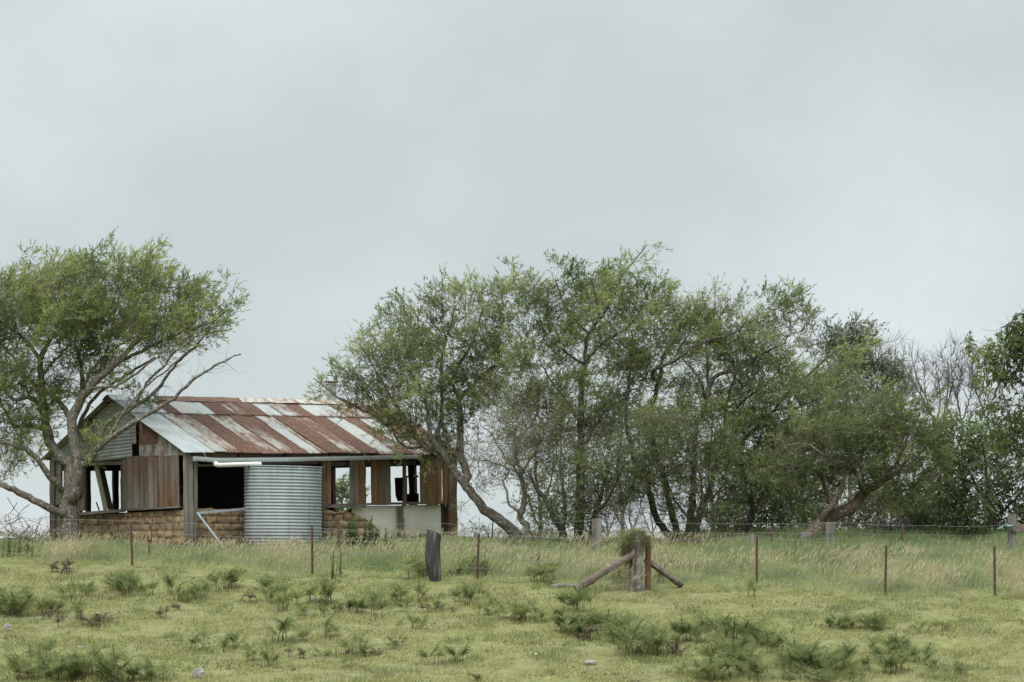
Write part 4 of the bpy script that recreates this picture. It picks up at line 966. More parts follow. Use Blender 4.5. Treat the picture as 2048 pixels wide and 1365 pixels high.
# 8 leaning umbrella tree
tree('wattle_tree', 69.3, [
    ([(1606, 1095), (1618, 1078), (1630, 1066), (1653, 1041), (1685, 1022), (1710, 1010), (1729, 985), (1745, 975), (1761, 966), (1790, 945), (1820, 915)], 24, 3.5),
    ([(1640, 1055), (1652, 1026, -.3), (1669, 1007, -.4), (1682, 981, -.5), (1690, 940, -.6), (1700, 900, -.6)], 9, 3),
    ([(1725, 990), (1723, 975, .3), (1716, 956, .3), (1700, 934, .4), (1678, 899, .4), (1650, 870, .4)], 6, 2),
    ([(1728, 985), (1724, 940, -.3), (1722, 915, -.4), (1740, 880, -.4), (1760, 840, -.5)], 5, 2),
    ([(1761, 966), (1790, 930, -.4), (1815, 880, -.6), (1840, 830, -.6)], 5, 2),
    ([(1690, 940, -.6), (1650, 910, -.8), (1610, 890, -.8), (1570, 890, -.8)], 4, 2),
    ([(1664, 1010, -.4), (1650, 985, .2), (1640, 950, .3), (1600, 930, .3), (1560, 930, .3)], 5, 2),
  ], [(1700, 840, 70, 50, -.3, 1.4), (1640, 860, 70, 45, -.3, 1.3), (1770, 830, 60, 40, -.3, 1.4), (1815, 805, 40, 16, -.5, 1.5), (1845, 795, 22, 9, -.5, 1.8), (1865, 850, 30, 16, -.4, 1.3), (1800, 860, 60, 40, -.3, 1.3), (1720, 900, 80, 40, -.3, 1.3), (1600, 910, 60, 40, -.2, 1.1), (1820, 910, 50, 40, 0, 1.1), (1560, 930, 55, 45, 0, 1.0), (1770, 920, 60, 30, -.2, .9), (1640, 940, 50, 25, 0, .8), (1850, 870, 35, 40, 0, .8), (1680, 790, 50, 30, 0, .9), (1740, 790, 50, 30, 0, .9), (1660, 890, 60, 35, .2, 1.0), (1740, 860, 60, 40, .2, 1.2), (1790, 960, 60, 35, .3, 1.0), (1850, 930, 45, 45, .3, 1.0), (1590, 860, 50, 35, 0, .9)],
  'low spreading wattle leaning right on a scarred brown trunk between two silver posts', seed=9, sprays=3, leaves=12, dense=.55, cols=WATTLE3, up=.3, wind=(.28, 0, 0), bark=M_bark_scar, fat=.8)

GF = 'thin wattles filling the belt behind'
for bx, Y_, sd_, lab, bl in (
    (1075, 77, 81, 'sparse grey wattle behind the gnarled tree', [(1010, 760, 50, 60, 0, 0.36), (1080, 770, 60, 60, 0, 0.42), (1030, 850, 50, 50, 0, 0.36), (1100, 860, 50, 60, 0, 0.42), (1090, 930, 40, 40, 0, 0.30)]),
    (1240, 78, 82, 'sparse wattle standing behind the strainer post, between the tall trunk and the fan of stems', [(1230, 720, 50, 50, 0, 0.42), (1260, 800, 50, 60, 0, 0.48), (1210, 850, 50, 50, 0, 0.42), (1290, 890, 40, 50, 0, 0.42), (1250, 930, 40, 40, 0, 0.30)]),
    (1420, 78, 83, 'sparse wattle behind the fan of stems', [(1390, 740, 60, 50, 0, 0.42), (1450, 720, 50, 40, 0, 0.42), (1370, 830, 50, 50, 0, 0.48), (1460, 830, 60, 50, 0, 0.54), (1420, 900, 60, 50, 0, 0.54), (1480, 980, 50, 50, 0, 0.60)]),
    (1600, 79, 84, 'sparse wattle behind the arching bough', [(1580, 740, 50, 40, 0, .8), (1630, 840, 60, 50, 0, 1.0), (1560, 900, 60, 60, 0, 1.1), (1660, 940, 60, 50, 0, 1.1), (1600, 990, 60, 50, 0, 1.2), (1700, 980, 50, 40, 0, 1.0)]),
    (1800, 79, 85, 'wattle behind the right side of the leaning tree', [(1790, 900, 60, 50, 0, 1.0), (1850, 880, 50, 50, 0, 1.0), (1820, 980, 60, 45, 0, 1.1), (1760, 980, 50, 45, 0, 1.1), (1880, 980, 50, 45, 0, 1.0), (1780, 830, 40, 40, 0, .7)])):
    tree('wattle_tree', Y_, [([(bx, 1105), (bx + 6, 1020), (bx - 4, 940), (bx + 4, 860), (bx, 790)], 7, 2), ([(bx, 1040), (bx + 30, 950), (bx + 42, 870)], 4, 1.5), ([(bx, 1050), (bx - 32, 960), (bx - 46, 880)], 4, 1.5)], bl, lab, group=GF, seed=sd_, sprays=3, leaves=9, dense=.75, cols=WATTLE2, up=.4, dead=.15, bark=M_bark)

# 9 round-leaved gum behind
tree('gum_tree', 84, [
    ([(1700, 1105), (1700, 980), (1695, 900), (1690, 850), (1692, 779), (1680, 700), (1690, 650)], 8, 2), ([(1695, 870), (1715, 800), (1720, 740)], 4, 2), ([(1695, 880), (1740, 820), (1757, 760)], 4, 2), ([(1740, 820), (1775, 790), (1795, 750)], 3, 1.5), ([(1692, 779), (1660, 740), (1650, 690)], 3, 1.5), ([(1720, 780), (1755, 720), (1760, 680)], 2, 1)],
  [(1685, 655, 40, 24, 0, 1.3), (1660, 680, 26, 26, 0, 1.1), (1700, 690, 38, 28, 0, 1.1), (1728, 710, 20, 28, 0, 1.0), (1755, 725, 24, 18, 0, 1.1), (1765, 755, 22, 20, 0, .8), (1796, 745, 20, 18, 0, 1.0), (1730, 760, 26, 26, 0, .6), (1690, 740, 40, 30, 0, .5), (1800, 770, 14, 14, 0, .7), (1700, 830, 50, 40, 0, .5), (1735, 640, 8, 16, 0, .3)],
  'thin stemmed gum with grey green leaf clusters standing up behind the wattles', seed=10, sprays=3, leaves=12, dense=2.0, cols=GREYG, up=.2, bark=M_bark_dead, leaf=(.095, .03))

# 10 bare trees
GB = 'bare grey trees behind the right-hand trees'
def bare(label, bx, Y, stems, blobs, sd_, **k):
    return tree('bare_tree', Y, [([(bx, 1105), (bx, 1000), (bx + stems[0][0][0] * .0, 930), stems[0][0], *stems[0][1:]], 7, 1.2)] + [(s, 3.4, 1.0) for s in stems[1:]], blobs,
         label, group=GB, bark=M_bark_dead, seed=sd_, sprays=2, leaves=0, twig=.6, up=.9, lh=9, tip=.0085, dense=.45, trop=(0, 0, .35), wind=(0, 0, 0), spread=.4, kill=.2, step=.2, wob=.03, **k)
bare('broadest leafless grey tree with a wide fan of branches above the broad-leaved tree', 1880, 88, [
    [(1880, 880), (1862, 830), (1850, 780), (1848, 740)], [(1878, 890), (1890, 820), (1898, 760), (1895, 720)], [(1862, 830), (1830, 770), (1805, 730), (1795, 715)], [(1875, 850), (1880, 790), (1872, 740)], [(1850, 790), (1835, 760), (1825, 720)], [(1890, 820), (1905, 770), (1900, 720)]],
  [(1820, 715, 30, 22, 0, 2.2), (1855, 712, 35, 22, 0, 2.2), (1890, 708, 25, 20, 0, 2.2), (1840, 750, 40, 25, 0, 1.0), (1885, 750, 28, 25, 0, 1.2), (1900, 730, 14, 26, 0, 1.4)], 11)
bare('narrow leafless grey tree between two wider bare ones', 1925, 88, [
    [(1925, 880), (1920, 830), (1912, 790), (1905, 770)], [(1922, 850), (1935, 810), (1945, 770), (1950, 740)], [(1916, 820), (1915, 780), (1925, 740)], [(1925, 870), (1900, 830), (1885, 800)]],
  [(1915, 745, 24, 24, 0, 1.8), (1940, 740, 20, 26, 0, 1.8), (1900, 775, 20, 24, 0, 1.2), (1930, 790, 30, 25, 0, 1.0)], 12)
bare('rightmost leafless grey tree, its branches reaching the layered crown', 1972, 88, [
    [(1972, 880), (1975, 830), (1985, 800), (1998, 770)], [(1974, 840), (1955, 790), (1945, 750), (1945, 715)], [(1985, 800), (2000, 760), (2010, 730)], [(1960, 800), (1970, 750), (1968, 715)], [(1980, 830), (2000, 800), (2010, 770)]],
  [(1950, 712, 20, 22, 0, 1.8), (1975, 715, 24, 24, 0, 1.8), (2003, 740, 20, 28, 0, 1.8), (1965, 760, 28, 26, 0, 1.0), (2000, 790, 20, 26, 0, 1.0)], 13)
bare('leafless twiggy tree with thin crown between gum and the broad bare tree', 1770, 86, [
    [(1770, 880), (1765, 800), (1765, 740), (1762, 690)], [(1768, 850), (1790, 790), (1800, 760)], [(1766, 760), (1752, 720), (1750, 690)]],
  [(1762, 690, 16, 22, 0, 1.6), (1785, 740, 26, 30, 0, 1.0), (1760, 790, 40, 50, 0, .9), (1740, 860, 40, 50, 0, .8), (1800, 840, 40, 50, 0, .7)], 14)

# 11 broad-leaved tree on the right
tree('broad_leaved_tree', 71.5, [
    ([(2003, 1095), (1996, 1065), (1985, 1041), (1979, 1010), (1975, 970), (1970, 920)], 10, 4), ([(1979, 1010), (1950, 970), (1930, 920), (1915, 880)], 5, 2), ([(1976, 980), (2005, 930), (2020, 890)], 5, 2), ([(1985, 1041), (2030, 1000), (2060, 960)], 6, 3), ([(1950, 970), (1910, 950), (1880, 930)], 4, 2), ([(1972, 940), (1965, 890), (1960, 850)], 4, 2)],
  [(1930, 900, 60, 50, 0, 1.1), (1980, 880, 50, 45, 0, 1.1), (1960, 960, 70, 50, -.3, 1.2), (1890, 950, 45, 60, 0, 1.1), (2020, 960, 55, 55, 0, 1.2), (1900, 860, 40, 50, 0, .9), (1960, 840, 30, 40, 0, .9), (2050, 1000, 40, 50, 0, 1.1), (1900, 1010, 50, 35, .3, 1.0), (1960, 1015, 50, 25, 0, .8), (2040, 900, 35, 40, 0, .9), (1860, 990, 40, 40, .4, .9)],
  'broad-leaved fresh green tree with a short dark trunk beside the rail gate', seed=15, sprays=3, leaves=10, dense=1.6, cols=BROAD, up=.15, droop=.2, bark=M_bark_dark, leaf=(.12, .042), kill=.22, step=.18)

# 12 layered crown reaching in from the right edge
tree('layered_tree', 67, [
    ([(2150, 1110), (2145, 1000), (2135, 900), (2120, 820), (2100, 740), (2080, 680), (2060, 640)], 14, 4), ([(2115, 800), (2070, 730), (2030, 715), (1990, 700), (1955, 697)], 4, 1.5), ([(2095, 720), (2060, 670), (2030, 655), (2000, 655)], 4, 1.5), ([(2125, 850), (2090, 830), (2050, 815), (2010, 812)], 4, 1.5), ([(2125, 860), (2080, 850), (2030, 845), (1995, 838)], 3, 1.5)],
  [(2035, 650, 45, 22, 0, 1.8), (2000, 665, 22, 12, 0, 1.6), (2040, 625, 20, 10, 0, 1.6), (1990, 700, 44, 14, 0, 1.8), (2030, 715, 34, 20, 0, 1.7), (2030, 740, 14, 8, 0, 1.4), (2080, 680, 50, 50, 0, 1.0), (2045, 790, 20, 12, 0, 1.6), (2030, 830, 32, 16, 0, 1.7), (2040, 860, 24, 22, 0, 1.5), (2100, 800, 60, 80, 0, .9), (1998, 838, 20, 10, 0, 1.3)],
  'tree at the right edge whose dark drooping leaves hang in flat layers', seed=16, sprays=3, leaves=7, cols=DARKG, up=.0, droop=.5, bark=M_bark_dark, leaf=(.13, .04), kill=.17, step=.16, twig=.26)

# 13 tree behind the shed, seen through its end window
tree('broad_leaved_tree', 96, [
    ([(684, 1110), (684, 1060), (684, 1000), (686, 950)], 5, 2), ([(684, 1010), (668, 970), (664, 945)], 3, 1.5), ([(684, 1000), (700, 960)], 3, 1.5)],
  [(682, 965, 10, 26, 0, 9), (684, 1005, 11, 26, 0, 9), (677, 985, 9, 26, 0, 8)],
  'leafy tree behind the shed showing through the window beside the tank', seed=17, sprays=3, leaves=9, cols=BROAD, leaf=(.13, .05), bark=M_bark_dark)

# 14 understorey and distance
GU = 'shrubs beneath the trees'
def shrub(px, Y, label, blobs, cols, sd_, name='shrub', leaf=(.09, .028), leaves=10, group=GU, dead=0.0, bark=None, base=1100):
    return tree(name, Y, [([(px, base), (px, base - 30), (px + 3, base - 60)], 4, 2), ([(px, base - 15), (px - 20, base - 50)], 3, 1.5), ([(px, base - 12), (px + 22, base - 45)], 3, 1.5)], blobs, label, 'shrub', group, seed=sd_, sprays=3, leaves=leaves, cols=cols, leaf=leaf, up=.3, bark=bark or M_bark_dark, dead=dead)
OLIVE = ((.05, .058, .026), (.095, .10, .042), (.20, .14, .05))
shrub(1560, 74, 'dark leafy shrub left of the leaning scarred trunk', [(1560, 1030, 50, 40, 0, 1.6), (1530, 1060, 40, 30, 0, 1.4), (1590, 1050, 40, 35, 0, 1.4), (1600, 1000, 40, 35, 0, 1.2)], DARKG, 21)
shrub(1730, 74, 'olive shrub with rusty brown flower tips right of the silver post', [(1730, 1045, 50, 38, 0, 1.6), (1770, 1030, 40, 35, 0, 1.5), (1700, 1065, 30, 26, 0, 1.4), (1750, 1075, 45, 22, 0, 1.4), (1690, 1030, 40, 40, 0, 1.2)], OLIVE, 22)
shrub(1455, 75, 'olive shrub with brown tips behind the fan of stems', [(1455, 1045, 40, 40, 0, 1.5), (1430, 1070, 35, 25, 0, 1.4), (1485, 1060, 30, 35, 0, 1.3)], OLIVE, 23)
shrub(1870, 76, 'dark shrub behind the grey brushwood heap', [(1870, 1035, 50, 35, 0, 1.5), (1835, 1020, 40, 30, 0, 1.4), (1910, 1050, 40, 30, 0, 1.3)], DARKG, 24)
shrub(2030, 77, 'pale green shrub behind the gate post', [(2030, 1050, 50, 40, 0, 1.4), (1960, 1060, 40, 35, 0, 1.3)], GREYG, 25)
shrub(1090, 100, 'pale distant shrub between the gnarled trunk and the bushy stems', [(1090, 1045, 30, 26, 0, 1.6), (1080, 1070, 30, 25, 0, 1.6), (1110, 1075, 30, 22, 0, 1.4)], GREYG, 26, base=1130)
shrub(985, 73, 'small dark tussocky shrub at the foot of the leaning trunk', [(985, 1078, 30, 12, 0, 1.6), (1010, 1072, 20, 14, 0, 1.4)], DARKG, 27, leaf=(.16, .012))
for bx, Y_, sd_, lab in ((1215, 108, 31, 'distant bare grey tree left of the strainer post'), (1262, 104, 32, 'distant bare grey tree directly behind the strainer post'), (1305, 110, 33, 'distant bare grey tree between strainer post and the fan of stems')):
    tree('bare_tree', Y_, [([(bx, 1135), (bx + 2, 1080), (bx - 3, 1030), (bx + 2, 985)], 4, 1.5), ([(bx, 1070), (bx + 18, 1020), (bx + 24, 980)], 2.5, 1), ([(bx, 1075), (bx - 18, 1030), (bx - 26, 990)], 2.5, 1)],
         [(bx, 985, 30, 30, 0, 1.6), (bx + 22, 1000, 20, 40, 0, 1.4), (bx - 22, 1005, 20, 40, 0, 1.4)], lab, group='distant bare trees past the strainer post', bark=M_bark_dead, seed=sd_, sprays=2, leaves=0, twig=.6, up=.6, lh=9, tip=.009, trop=(0, 0, .3), kill=.3)

# brushwood
def brush(name, label, cx, Y, n, sx, sz, seed, mat, L0=.6, th=.012, ang=.5, base=None):
    r = np.random.default_rng(seed); c = P(cx, 1095, Y); c[2] = gz(c[0], c[1]); mb = MB()
    for k in range(n):
        a = r.uniform(0, math.pi * 2); el = r.uniform(min(-.1, ang - .6), ang); ln = L0 * r.uniform(.5, 1.6)
        p = np.array([r.normal(0, sx), r.normal(0, .35), abs(r.normal(0, sz)) + .02]); d = np.array([math.cos(a) * math.cos(el), math.sin(a) * math.cos(el) * .5, math.sin(el)])
        pts = [p - d * ln * .5]; 
        for q in range(4): d = d + r.normal(0, .22, 3); d /= np.linalg.norm(d); pts.append(pts[-1] + d * ln / 4)
        mb.tube(c + np.array(pts), np.linspace(th * r.uniform(.6, 1.6), th * .3, 5), 4, caps=False)
    return tag(mb.build(name, mat, smooth=True, loc=c), label, 'brushwood')
brush('brushwood_heap', 'heap of dead grey branches under the trees at right', 1815, 72, 170, .55, .32, 41, M_bark_dead, 1.0, .018, .9)
brush('brushwood_heap', 'tangle of thin dead grey branches near the dark shrub and broad-leaved tree', 1915, 73, 90, .7, .22, 42, M_bark_dead, .9, .014, .6)
brush('fallen_branch', 'dead twiggy branches lying at the left foot of the wattle trunk', 55, 69.5, 60, .55, .14, 43, M_bark, 1.0, .013, .55)
brush('fallen_branch', 'dead curved twigs drooping below the low left bough', 40, 70, 26, .35, .5, 44, M_bark_dark, 1.0, .010, -.2)

# ------------------------------------------------------------------ fences
fpx = [(265, 1133, 88), (625, 1150, 98), (953, 1160, 92), (1513, 1167, 97), (1770, 1192, 101), (1990, 1192, 100)]
fb = [ghit(x, y, 56, 70) for x, y, h in fpx]
fence = empty('wire_fence', fb[2].tolist()); tag(fence, 'barbed wire fence on thin rusty star pickets crossing the pasture below the shed', 'fence')
def local(o, pts): return np.asarray(pts, float) - np.array(o.location)
tops = []
for (x, y, h), b in zip(fpx, fb):
    hh = h * b[1] / F; ang0 = rnd(-.03, .03); m = MB(); lean = np.array([rnd(-.02, .03), rnd(-.02, .02), 1.0])
    if x == 953: lean[0] = .05
    if x == 625: lean[0] = -.01
    if x == 265: lean[0] = -.04
    q = local(fence, [b])[0]; p0 = q - np.array([0, 0, .3]); p1 = q + lean * hh
    for k in range(3):     # three-flanged star section
        a = k * 2.094 + .5; m.bar(p0 + np.array([math.cos(a), math.sin(a), 0]) * .016, p1 + np.array([math.cos(a), math.sin(a), 0]) * .016, .034, .012, (math.cos(a), math.sin(a), 0))
    m.build('star_picket', M_steel, fence); tops.append((b, lean, hh))
sb = ghit(1273, 1182, 56, 66)
line = [(P(-120, 0, 66.5)[0], 66.5)] + [(b[0], b[1]) for b in fb[:3]] + [(sb[0], sb[1])] + [(b[0], b[1]) for b in fb[3:]] + [(P(2200, 0, 59.6)[0], 59.6)]
for hgt in (1.22, .93, .62, .30):
    pts = []
    for k in range(len(line) - 1):
        (xa, ya), (xb, yb) = line[k], line[k + 1]
        za, zb = gz(xa, ya) + hgt, gz(xb, yb) + hgt; sg = rnd(.015, .05)
        for t in np.arange(0, 1, .08): pts.append((xa + (xb - xa) * t, ya + (yb - ya) * t - .03, za + (zb - za) * t - sg * 4 * t * (1 - t)))
    pts.append((xb, yb - .03, zb)); pts = local(fence, pts)
    m = MB(); m.tube(pts, .0033, 4, caps=False)
    for k in range(0, len(pts) - 1):
        for t in (.2, .7):
            c = pts[k] + (pts[k + 1] - pts[k]) * t; a = rnd(0, 3.14); m.bar(c - np.array([.3, 0, 1]) * .010, c + np.array([.3, 0, 1]) * .010, .003, .003, (0, 1, 0))
    m.build('barbed_wire', M_wire, fence)

# rear fence, at the foot of the trees
rear = empty('wire_fence', ghit(1300, 1096, 62, 72).tolist()); tag(rear, 'older fence of silver timber posts and wires at the foot of the trees', 'fence')
def rpost(px, y0, y1, wpx, Y, mat, kind, lean=0.0, dep=.14, notch=False):
    b = P(px, y1, Y); b[2] = gz(b[0], b[1]); t = P(px + lean, y0, Y); q0 = local(rear, [b - np.array([0, 0, .3])])[0]; q1 = local(rear, [t])[0]; m = MB()
    m.bar(q0, q1, wpx * Y / F, dep, (1, 0, 0), 8, .006 if wpx > 6 else .001, 1); return m.build(kind, mat, rear)
rpost(677, 1036, 1088, 4, 67.2, M_steel, 'steel_post')
rpost(1193, 1038, 1096, 20, 67.3, M_greypost, 'timber_post')
rpost(1503.5, 1069, 1100, 7, 67, M_greypost, 'timber_post')
rpost(1543, 1052, 1100, 4, 67.5, M_steel, 'steel_post')
rpost(1611, 1064, 1098, 22, 68.4, M_greypost, 'timber_post')
rpost(1661, 1045, 1102, 17, 67.8, M_greypost, 'timber_post', -2)
rpost(1805, 1048, 1100, 4, 67.5, M_steel, 'steel_post')
for hgt, rr in ((.88, .0035), (.62, .0035), (.45, .0035)):
    pts = []
    for x in np.linspace(600, 2030, 60):
        Y_ = 67.25 - .12 * np.interp(x, [600, 1193, 2030], [0, 0, 4]) ; X_ = (x - 1024) / F * Y_
        pts.append((X_, Y_, gz(X_, Y_) + hgt - .03 * abs(math.sin(x * .013))))
    m = MB(); m.tube(local(rear, pts), rr, 4, caps=False); m.build('wire', M_wire, rear)

# gate post with rail and rag at the right edge
gY = 66.2; gb_ = P(2024, 1098, gY); gb_[2] = gz(gb_[0], gb_[1])
gate = empty('gate_post', gb_.tolist()); tag(gate, 'notched grey timber post carrying a brown rail at the right edge', 'gate post')
s_ = gY / F; hT = P(2024, 1028, gY)[2] - gb_[2]
m = MB(); m.bar((0, 0, -.3), (0, 0, hT - .06), 15 * s_, .16, (1, 0, 0), 8, .005); m.bar((-5 * s_, 0, hT - .07), (-5 * s_, 0, hT), 5 * s_, .15, (1, 0, 0)); m.bar((5 * s_, 0, hT - .07), (5 * s_, 0, hT - .01), 5 * s_, .15, (1, 0, 0)); m.build('post', M_greypost, gate)
m = MB(); zr = P(0, 1057, gY)[2] - gb_[2]; m.bar((-.03, -.13, zr), (1.6, -.13, zr + .02), .2, .07, (0, 0, 1), 8, .006); m.build('rail', M_log, gate)
m = MB(); m.bar((.55, .1, -.3), (.55, .1, zr - .02), .2, .12, (1, 0, 0), 6, .006); m.build('post', M_burnt, gate)
r_ = np.random.default_rng(3); m = MB()
for k in range(7):
    c0 = P(2010 + r_.uniform(-4, 14), 1054 + r_.uniform(-5, 5), gY - .2); pts = [c0]; d = np.array([r_.uniform(-1, 1), -.3, r_.uniform(-.5, .5)])
    for q in range(6): d += r_.normal(0, .6, 3); d /= np.linalg.norm(d); pts.append(pts[-1] + d * .045)
    m.tube(pts, [.012, .03, .04, .035, .03, .02, .008], 7, lump=.3, rs=k)
tag(m.build('rag', M_cloth, smooth=True, loc=P(2010, 1055, gY)), 'crumpled pale teal rag tied round the rail at the gate post', 'rag')

# burnt leaning post
bb = ghit(868, 1163, 56, 66); sB = bb[1] / F
bt = empty('burnt_post', bb.tolist()); tag(bt, 'thick charred fence post leaning in the grass in front of the shed', 'post')
pts = resample(np.array([(4 * sB, 0, -.2), (3 * sB, 0, 8 * sB), (-1 * sB, 0, 34 * sB), (-2 * sB, 0, 62 * sB), (0, 0, 85 * sB), (1 * sB, .02, 97 * sB)]), .035); rr = np.interp(pts[:, 2] / sB, [-5, 10, 40, 97], [9, 12.5, 15, 14]) * sB
pts = pts[::2]; rr = rr[::2]; rb = np.random.default_rng(8); V_, Q_, T_ = tube_geo(pts, np.ones(len(pts)), 24, 0, 5); V_ = np.array(V_); npt = len(pts)
th_r = 1 + .10 * np.sin(np.arange(24) / 24 * 6.283 * 3 + 1) + .06 * np.sin(np.arange(24) / 24 * 6.283 * 7) + rb.normal(0, .035, 24)
for q in range(npt): V_[q * 24:(q + 1) * 24] = pts[q] + (V_[q * 24:(q + 1) * 24] - pts[q]) * rr[q] * (th_r * (1 + rb.normal(0, .012, 24)))[:, None]
tp = np.arange(24); V_[(npt - 1) * 24:npt * 24, 2] += rb.normal(0, .02, 24) - (V_[(npt - 1) * 24:npt * 24, 0] - pts[-1][0]) * .3
m = MB(); m.add(V_, Q_, T_); m.build('post_wood', M_burnt, bt, smooth=False)
m = MB(); m.bar((12 * sB, -.08, -.2), (4 * sB, -.12, 34 * sB), .09, .07, (1, 0, 0), 5, .012); m.build('split_foot', M_burnt, bt)
m = MB(); V_, Q_, T_ = tube_geo([(1 * sB, 0, 93 * sB), (2 * sB, 0, 98.5 * sB)], [8 * sB, 6 * sB], 12, .2, 6); m.add(V_, Q_, T_); m.build('weathered_top', M_greypost, bt)

# strainer assembly
stn = empty('strainer_post', sb.tolist()); tag(stn, 'old strainer post with two diagonal log stays and a grassy tuft on top', 'strainer post')
sS = sb[1] / F
def sp(px, py, dy=0.0): return ((px - 1273) * sS, dy, (1182 - py) * sS)
S_ = resample(np.array([sp(1272, 1195), sp(1271, 1150), sp(1273, 1110), sp(1276, 1062)]), .07); m = MB(); m.tube(S_, np.linspace(15, 11, len(S_)) * sS, 14, lump=.2, rs=2); m.build('timber_post', M_greypost, stn)
m = MB(); m.tube(resample(np.array([sp(1296, 1190, .15), sp(1297, 1120, .15), sp(1296, 1072, .15)]), .08), 6.2 * sS, 10, lump=.1, rs=4); m.build('rusty_post', M_rustpost, stn)
S_ = resample(np.array([sp(1150, 1178, -.6), sp(1210, 1142, -.35), sp(1272, 1106, -.08)]), .09); m = MB(); m.tube(S_, np.linspace(8.4, 6.4, len(S_)) * sS, 10, lump=.2, rs=5)
m.build('stay', M_log, stn)
m = MB(); m.tube(resample(np.array([sp(1292, 1120, .15), sp(1328, 1145, .4), sp(1368, 1172, .7)]), .09), 6.6 * sS, 10, lump=.2, rs=6); s2 = m.build('stay', M_log, stn); s2['label'] = 'shorter darker log stay'
m = MB(); m.tube([sp(1268, 1186, -.17), sp(1270, 1120, -.17), sp(1272, 1084, -.16)], 2.2 * sS, 8); m.build('steel_rod', M_steel, stn)
r_ = np.random.default_rng(9); q = 4200
lob = r_.integers(0, 5, q); cen = np.array([sp(1274, 1066), sp(1262, 1078), sp(1252, 1094), sp(1256, 1108), sp(1284, 1080)]); sdl = np.array([[9, 8, 5], [9, 8, 8], [7, 8, 10], [6, 7, 9], [8, 8, 9]])
o = r_.normal(0, 1, (q, 3)) * sdl[lob] * sS; c = cen[lob] + o
d = o * 1.5 + r_.normal(0, .3, (q, 3)) + np.array([-.08, 0, -.16]); d /= np.linalg.norm(d, axis=1, keepdims=True)
sdv = np.cross(d, r_.normal(size=(q, 3))); sdv /= np.linalg.norm(sdv, axis=1, keepdims=True); l = r_.uniform(.05, .16, (q, 1))
V_ = np.stack([c - sdv * .006, c + sdv * .006, c + d * l + np.array([0, 0, -.03])], 1).reshape(-1, 3); kx = np.clip(np.array([.9, .6, .35, .2, .45])[lob][:, None] + o[:, 2:3] / (14 * sS) * .3 + r_.normal(0, .2, (q, 1)), 0, 1)
npmesh('grass_tuft', V_, [np.arange(q * 3).reshape(-1, 3)], M_grass, stn, np.repeat(np.array([.12, .11, .07]) * (1 - kx) + np.array([.22, .235, .10]) * kx, 3, 0))

# small steel bits standing by the shed wall
b = ghit(303, 1092, 64, 69); m = MB(); m.tube(resample(np.array([b + [0, 0, -.2], b + [0, 0, .5], b + [.02, 0, .86], b + [.03, 0, .95], b + [-.03, 0, .91], b + [-.12, 0, .80], b + [-.2, 0, .77]]), .05), .017, 7)
tag(m.build('bent_bar', M_steel, smooth=True, loc=b), 'bent steel bar with a hooked top standing before the mud brick wall', 'steel bar')
b = ghit(298, 1112, 62, 68); m = MB(); m.tube([b + [0, 0, -.2], b + [.01, 0, .40]], .03, 7); m.tube([b + [.01, 0, .40], b + [.01, 0, .46]], .05, 8)
tag(m.build('short_peg', M_steel, smooth=True, loc=b), 'short dark peg with a pale knob before the gable wall', 'peg')
b = ghit(587, 1100, 63, 69); m = MB(); m.bar(b - [0, 0, .2], b + [0, 0, .32], .17, .06, (1, 0, 0), 5, .006); tag(m.build('timber_stub', M_greypost, loc=b), 'short pale timber stub at the foot of the water tank', 'post')
# log end by the left stay, rocks, dead wood
b = ghit(1138, 1176, 55, 66); m = MB(); m.tube(resample(np.array([b + [-.42, 0, .02], b + [-.1, .02, .06], b + [.3, .05, .03]]), .07), .055, 9, lump=.2, rs=3); tag(m.build('fallen_log', M_greypost, loc=b), 'short grey log lying at the end of the left stay', 'log')
def rock(px, py, wpx, hpx, label, mat=M_rock, seed=0):
    b = ghit(px, py); s = b[1] / F; r = random.Random(seed); V = []; n, mm = 14, 9
    for j in range(mm):
        el = -math.pi / 2 + math.pi * j / (mm - 1)
        for i in range(n):
            a = 2 * math.pi * i / n; d = Vector((math.cos(a) * math.cos(el), math.sin(a) * math.cos(el), math.sin(el)))
            k = 1 + .28 * mnoise.noise(d * 1.6 + Vector((seed * 3.1, 0, 0))) + .1 * mnoise.noise(d * 5 + Vector((seed, 2, 0)))
            V.append(b + np.array([d.x * wpx / 2 * s * k, d.y * wpx / 2 * s * k * .8, d.z * hpx * .62 * s * k + hpx * .35 * s]))
    Qf = [(j * n + i, j * n + (i + 1) % n, (j + 1) * n + (i + 1) % n, (j + 1) * n + i) for j in range(mm - 1) for i in range(n)]
    o = npmesh('rock', np.array(V), [Qf], mat, None, smooth=False, loc=b); return tag(o, label, 'rock', 'rocks in the pasture')
rock(397, 1356, 30, 20, 'large grey boulder among ferns at the bottom of the picture', seed=1)
rock(15, 1262, 18, 15, 'upright grey rock at the left edge below the dense ferns', seed=2)
rock(628, 1203, 18, 8, 'low tan rock beside a fern below the tank', seed=3)
rock(160, 1297, 14, 5, 'small flat pale rock lying in short grass at lower left', seed=4)
rock(1180, 1330, 28, 10, 'flat pale rock behind the ferns at bottom centre', seed=5)
rock(1072, 1312, 7, 5, 'tiny white stone in the short grass', M_fibro, seed=6)

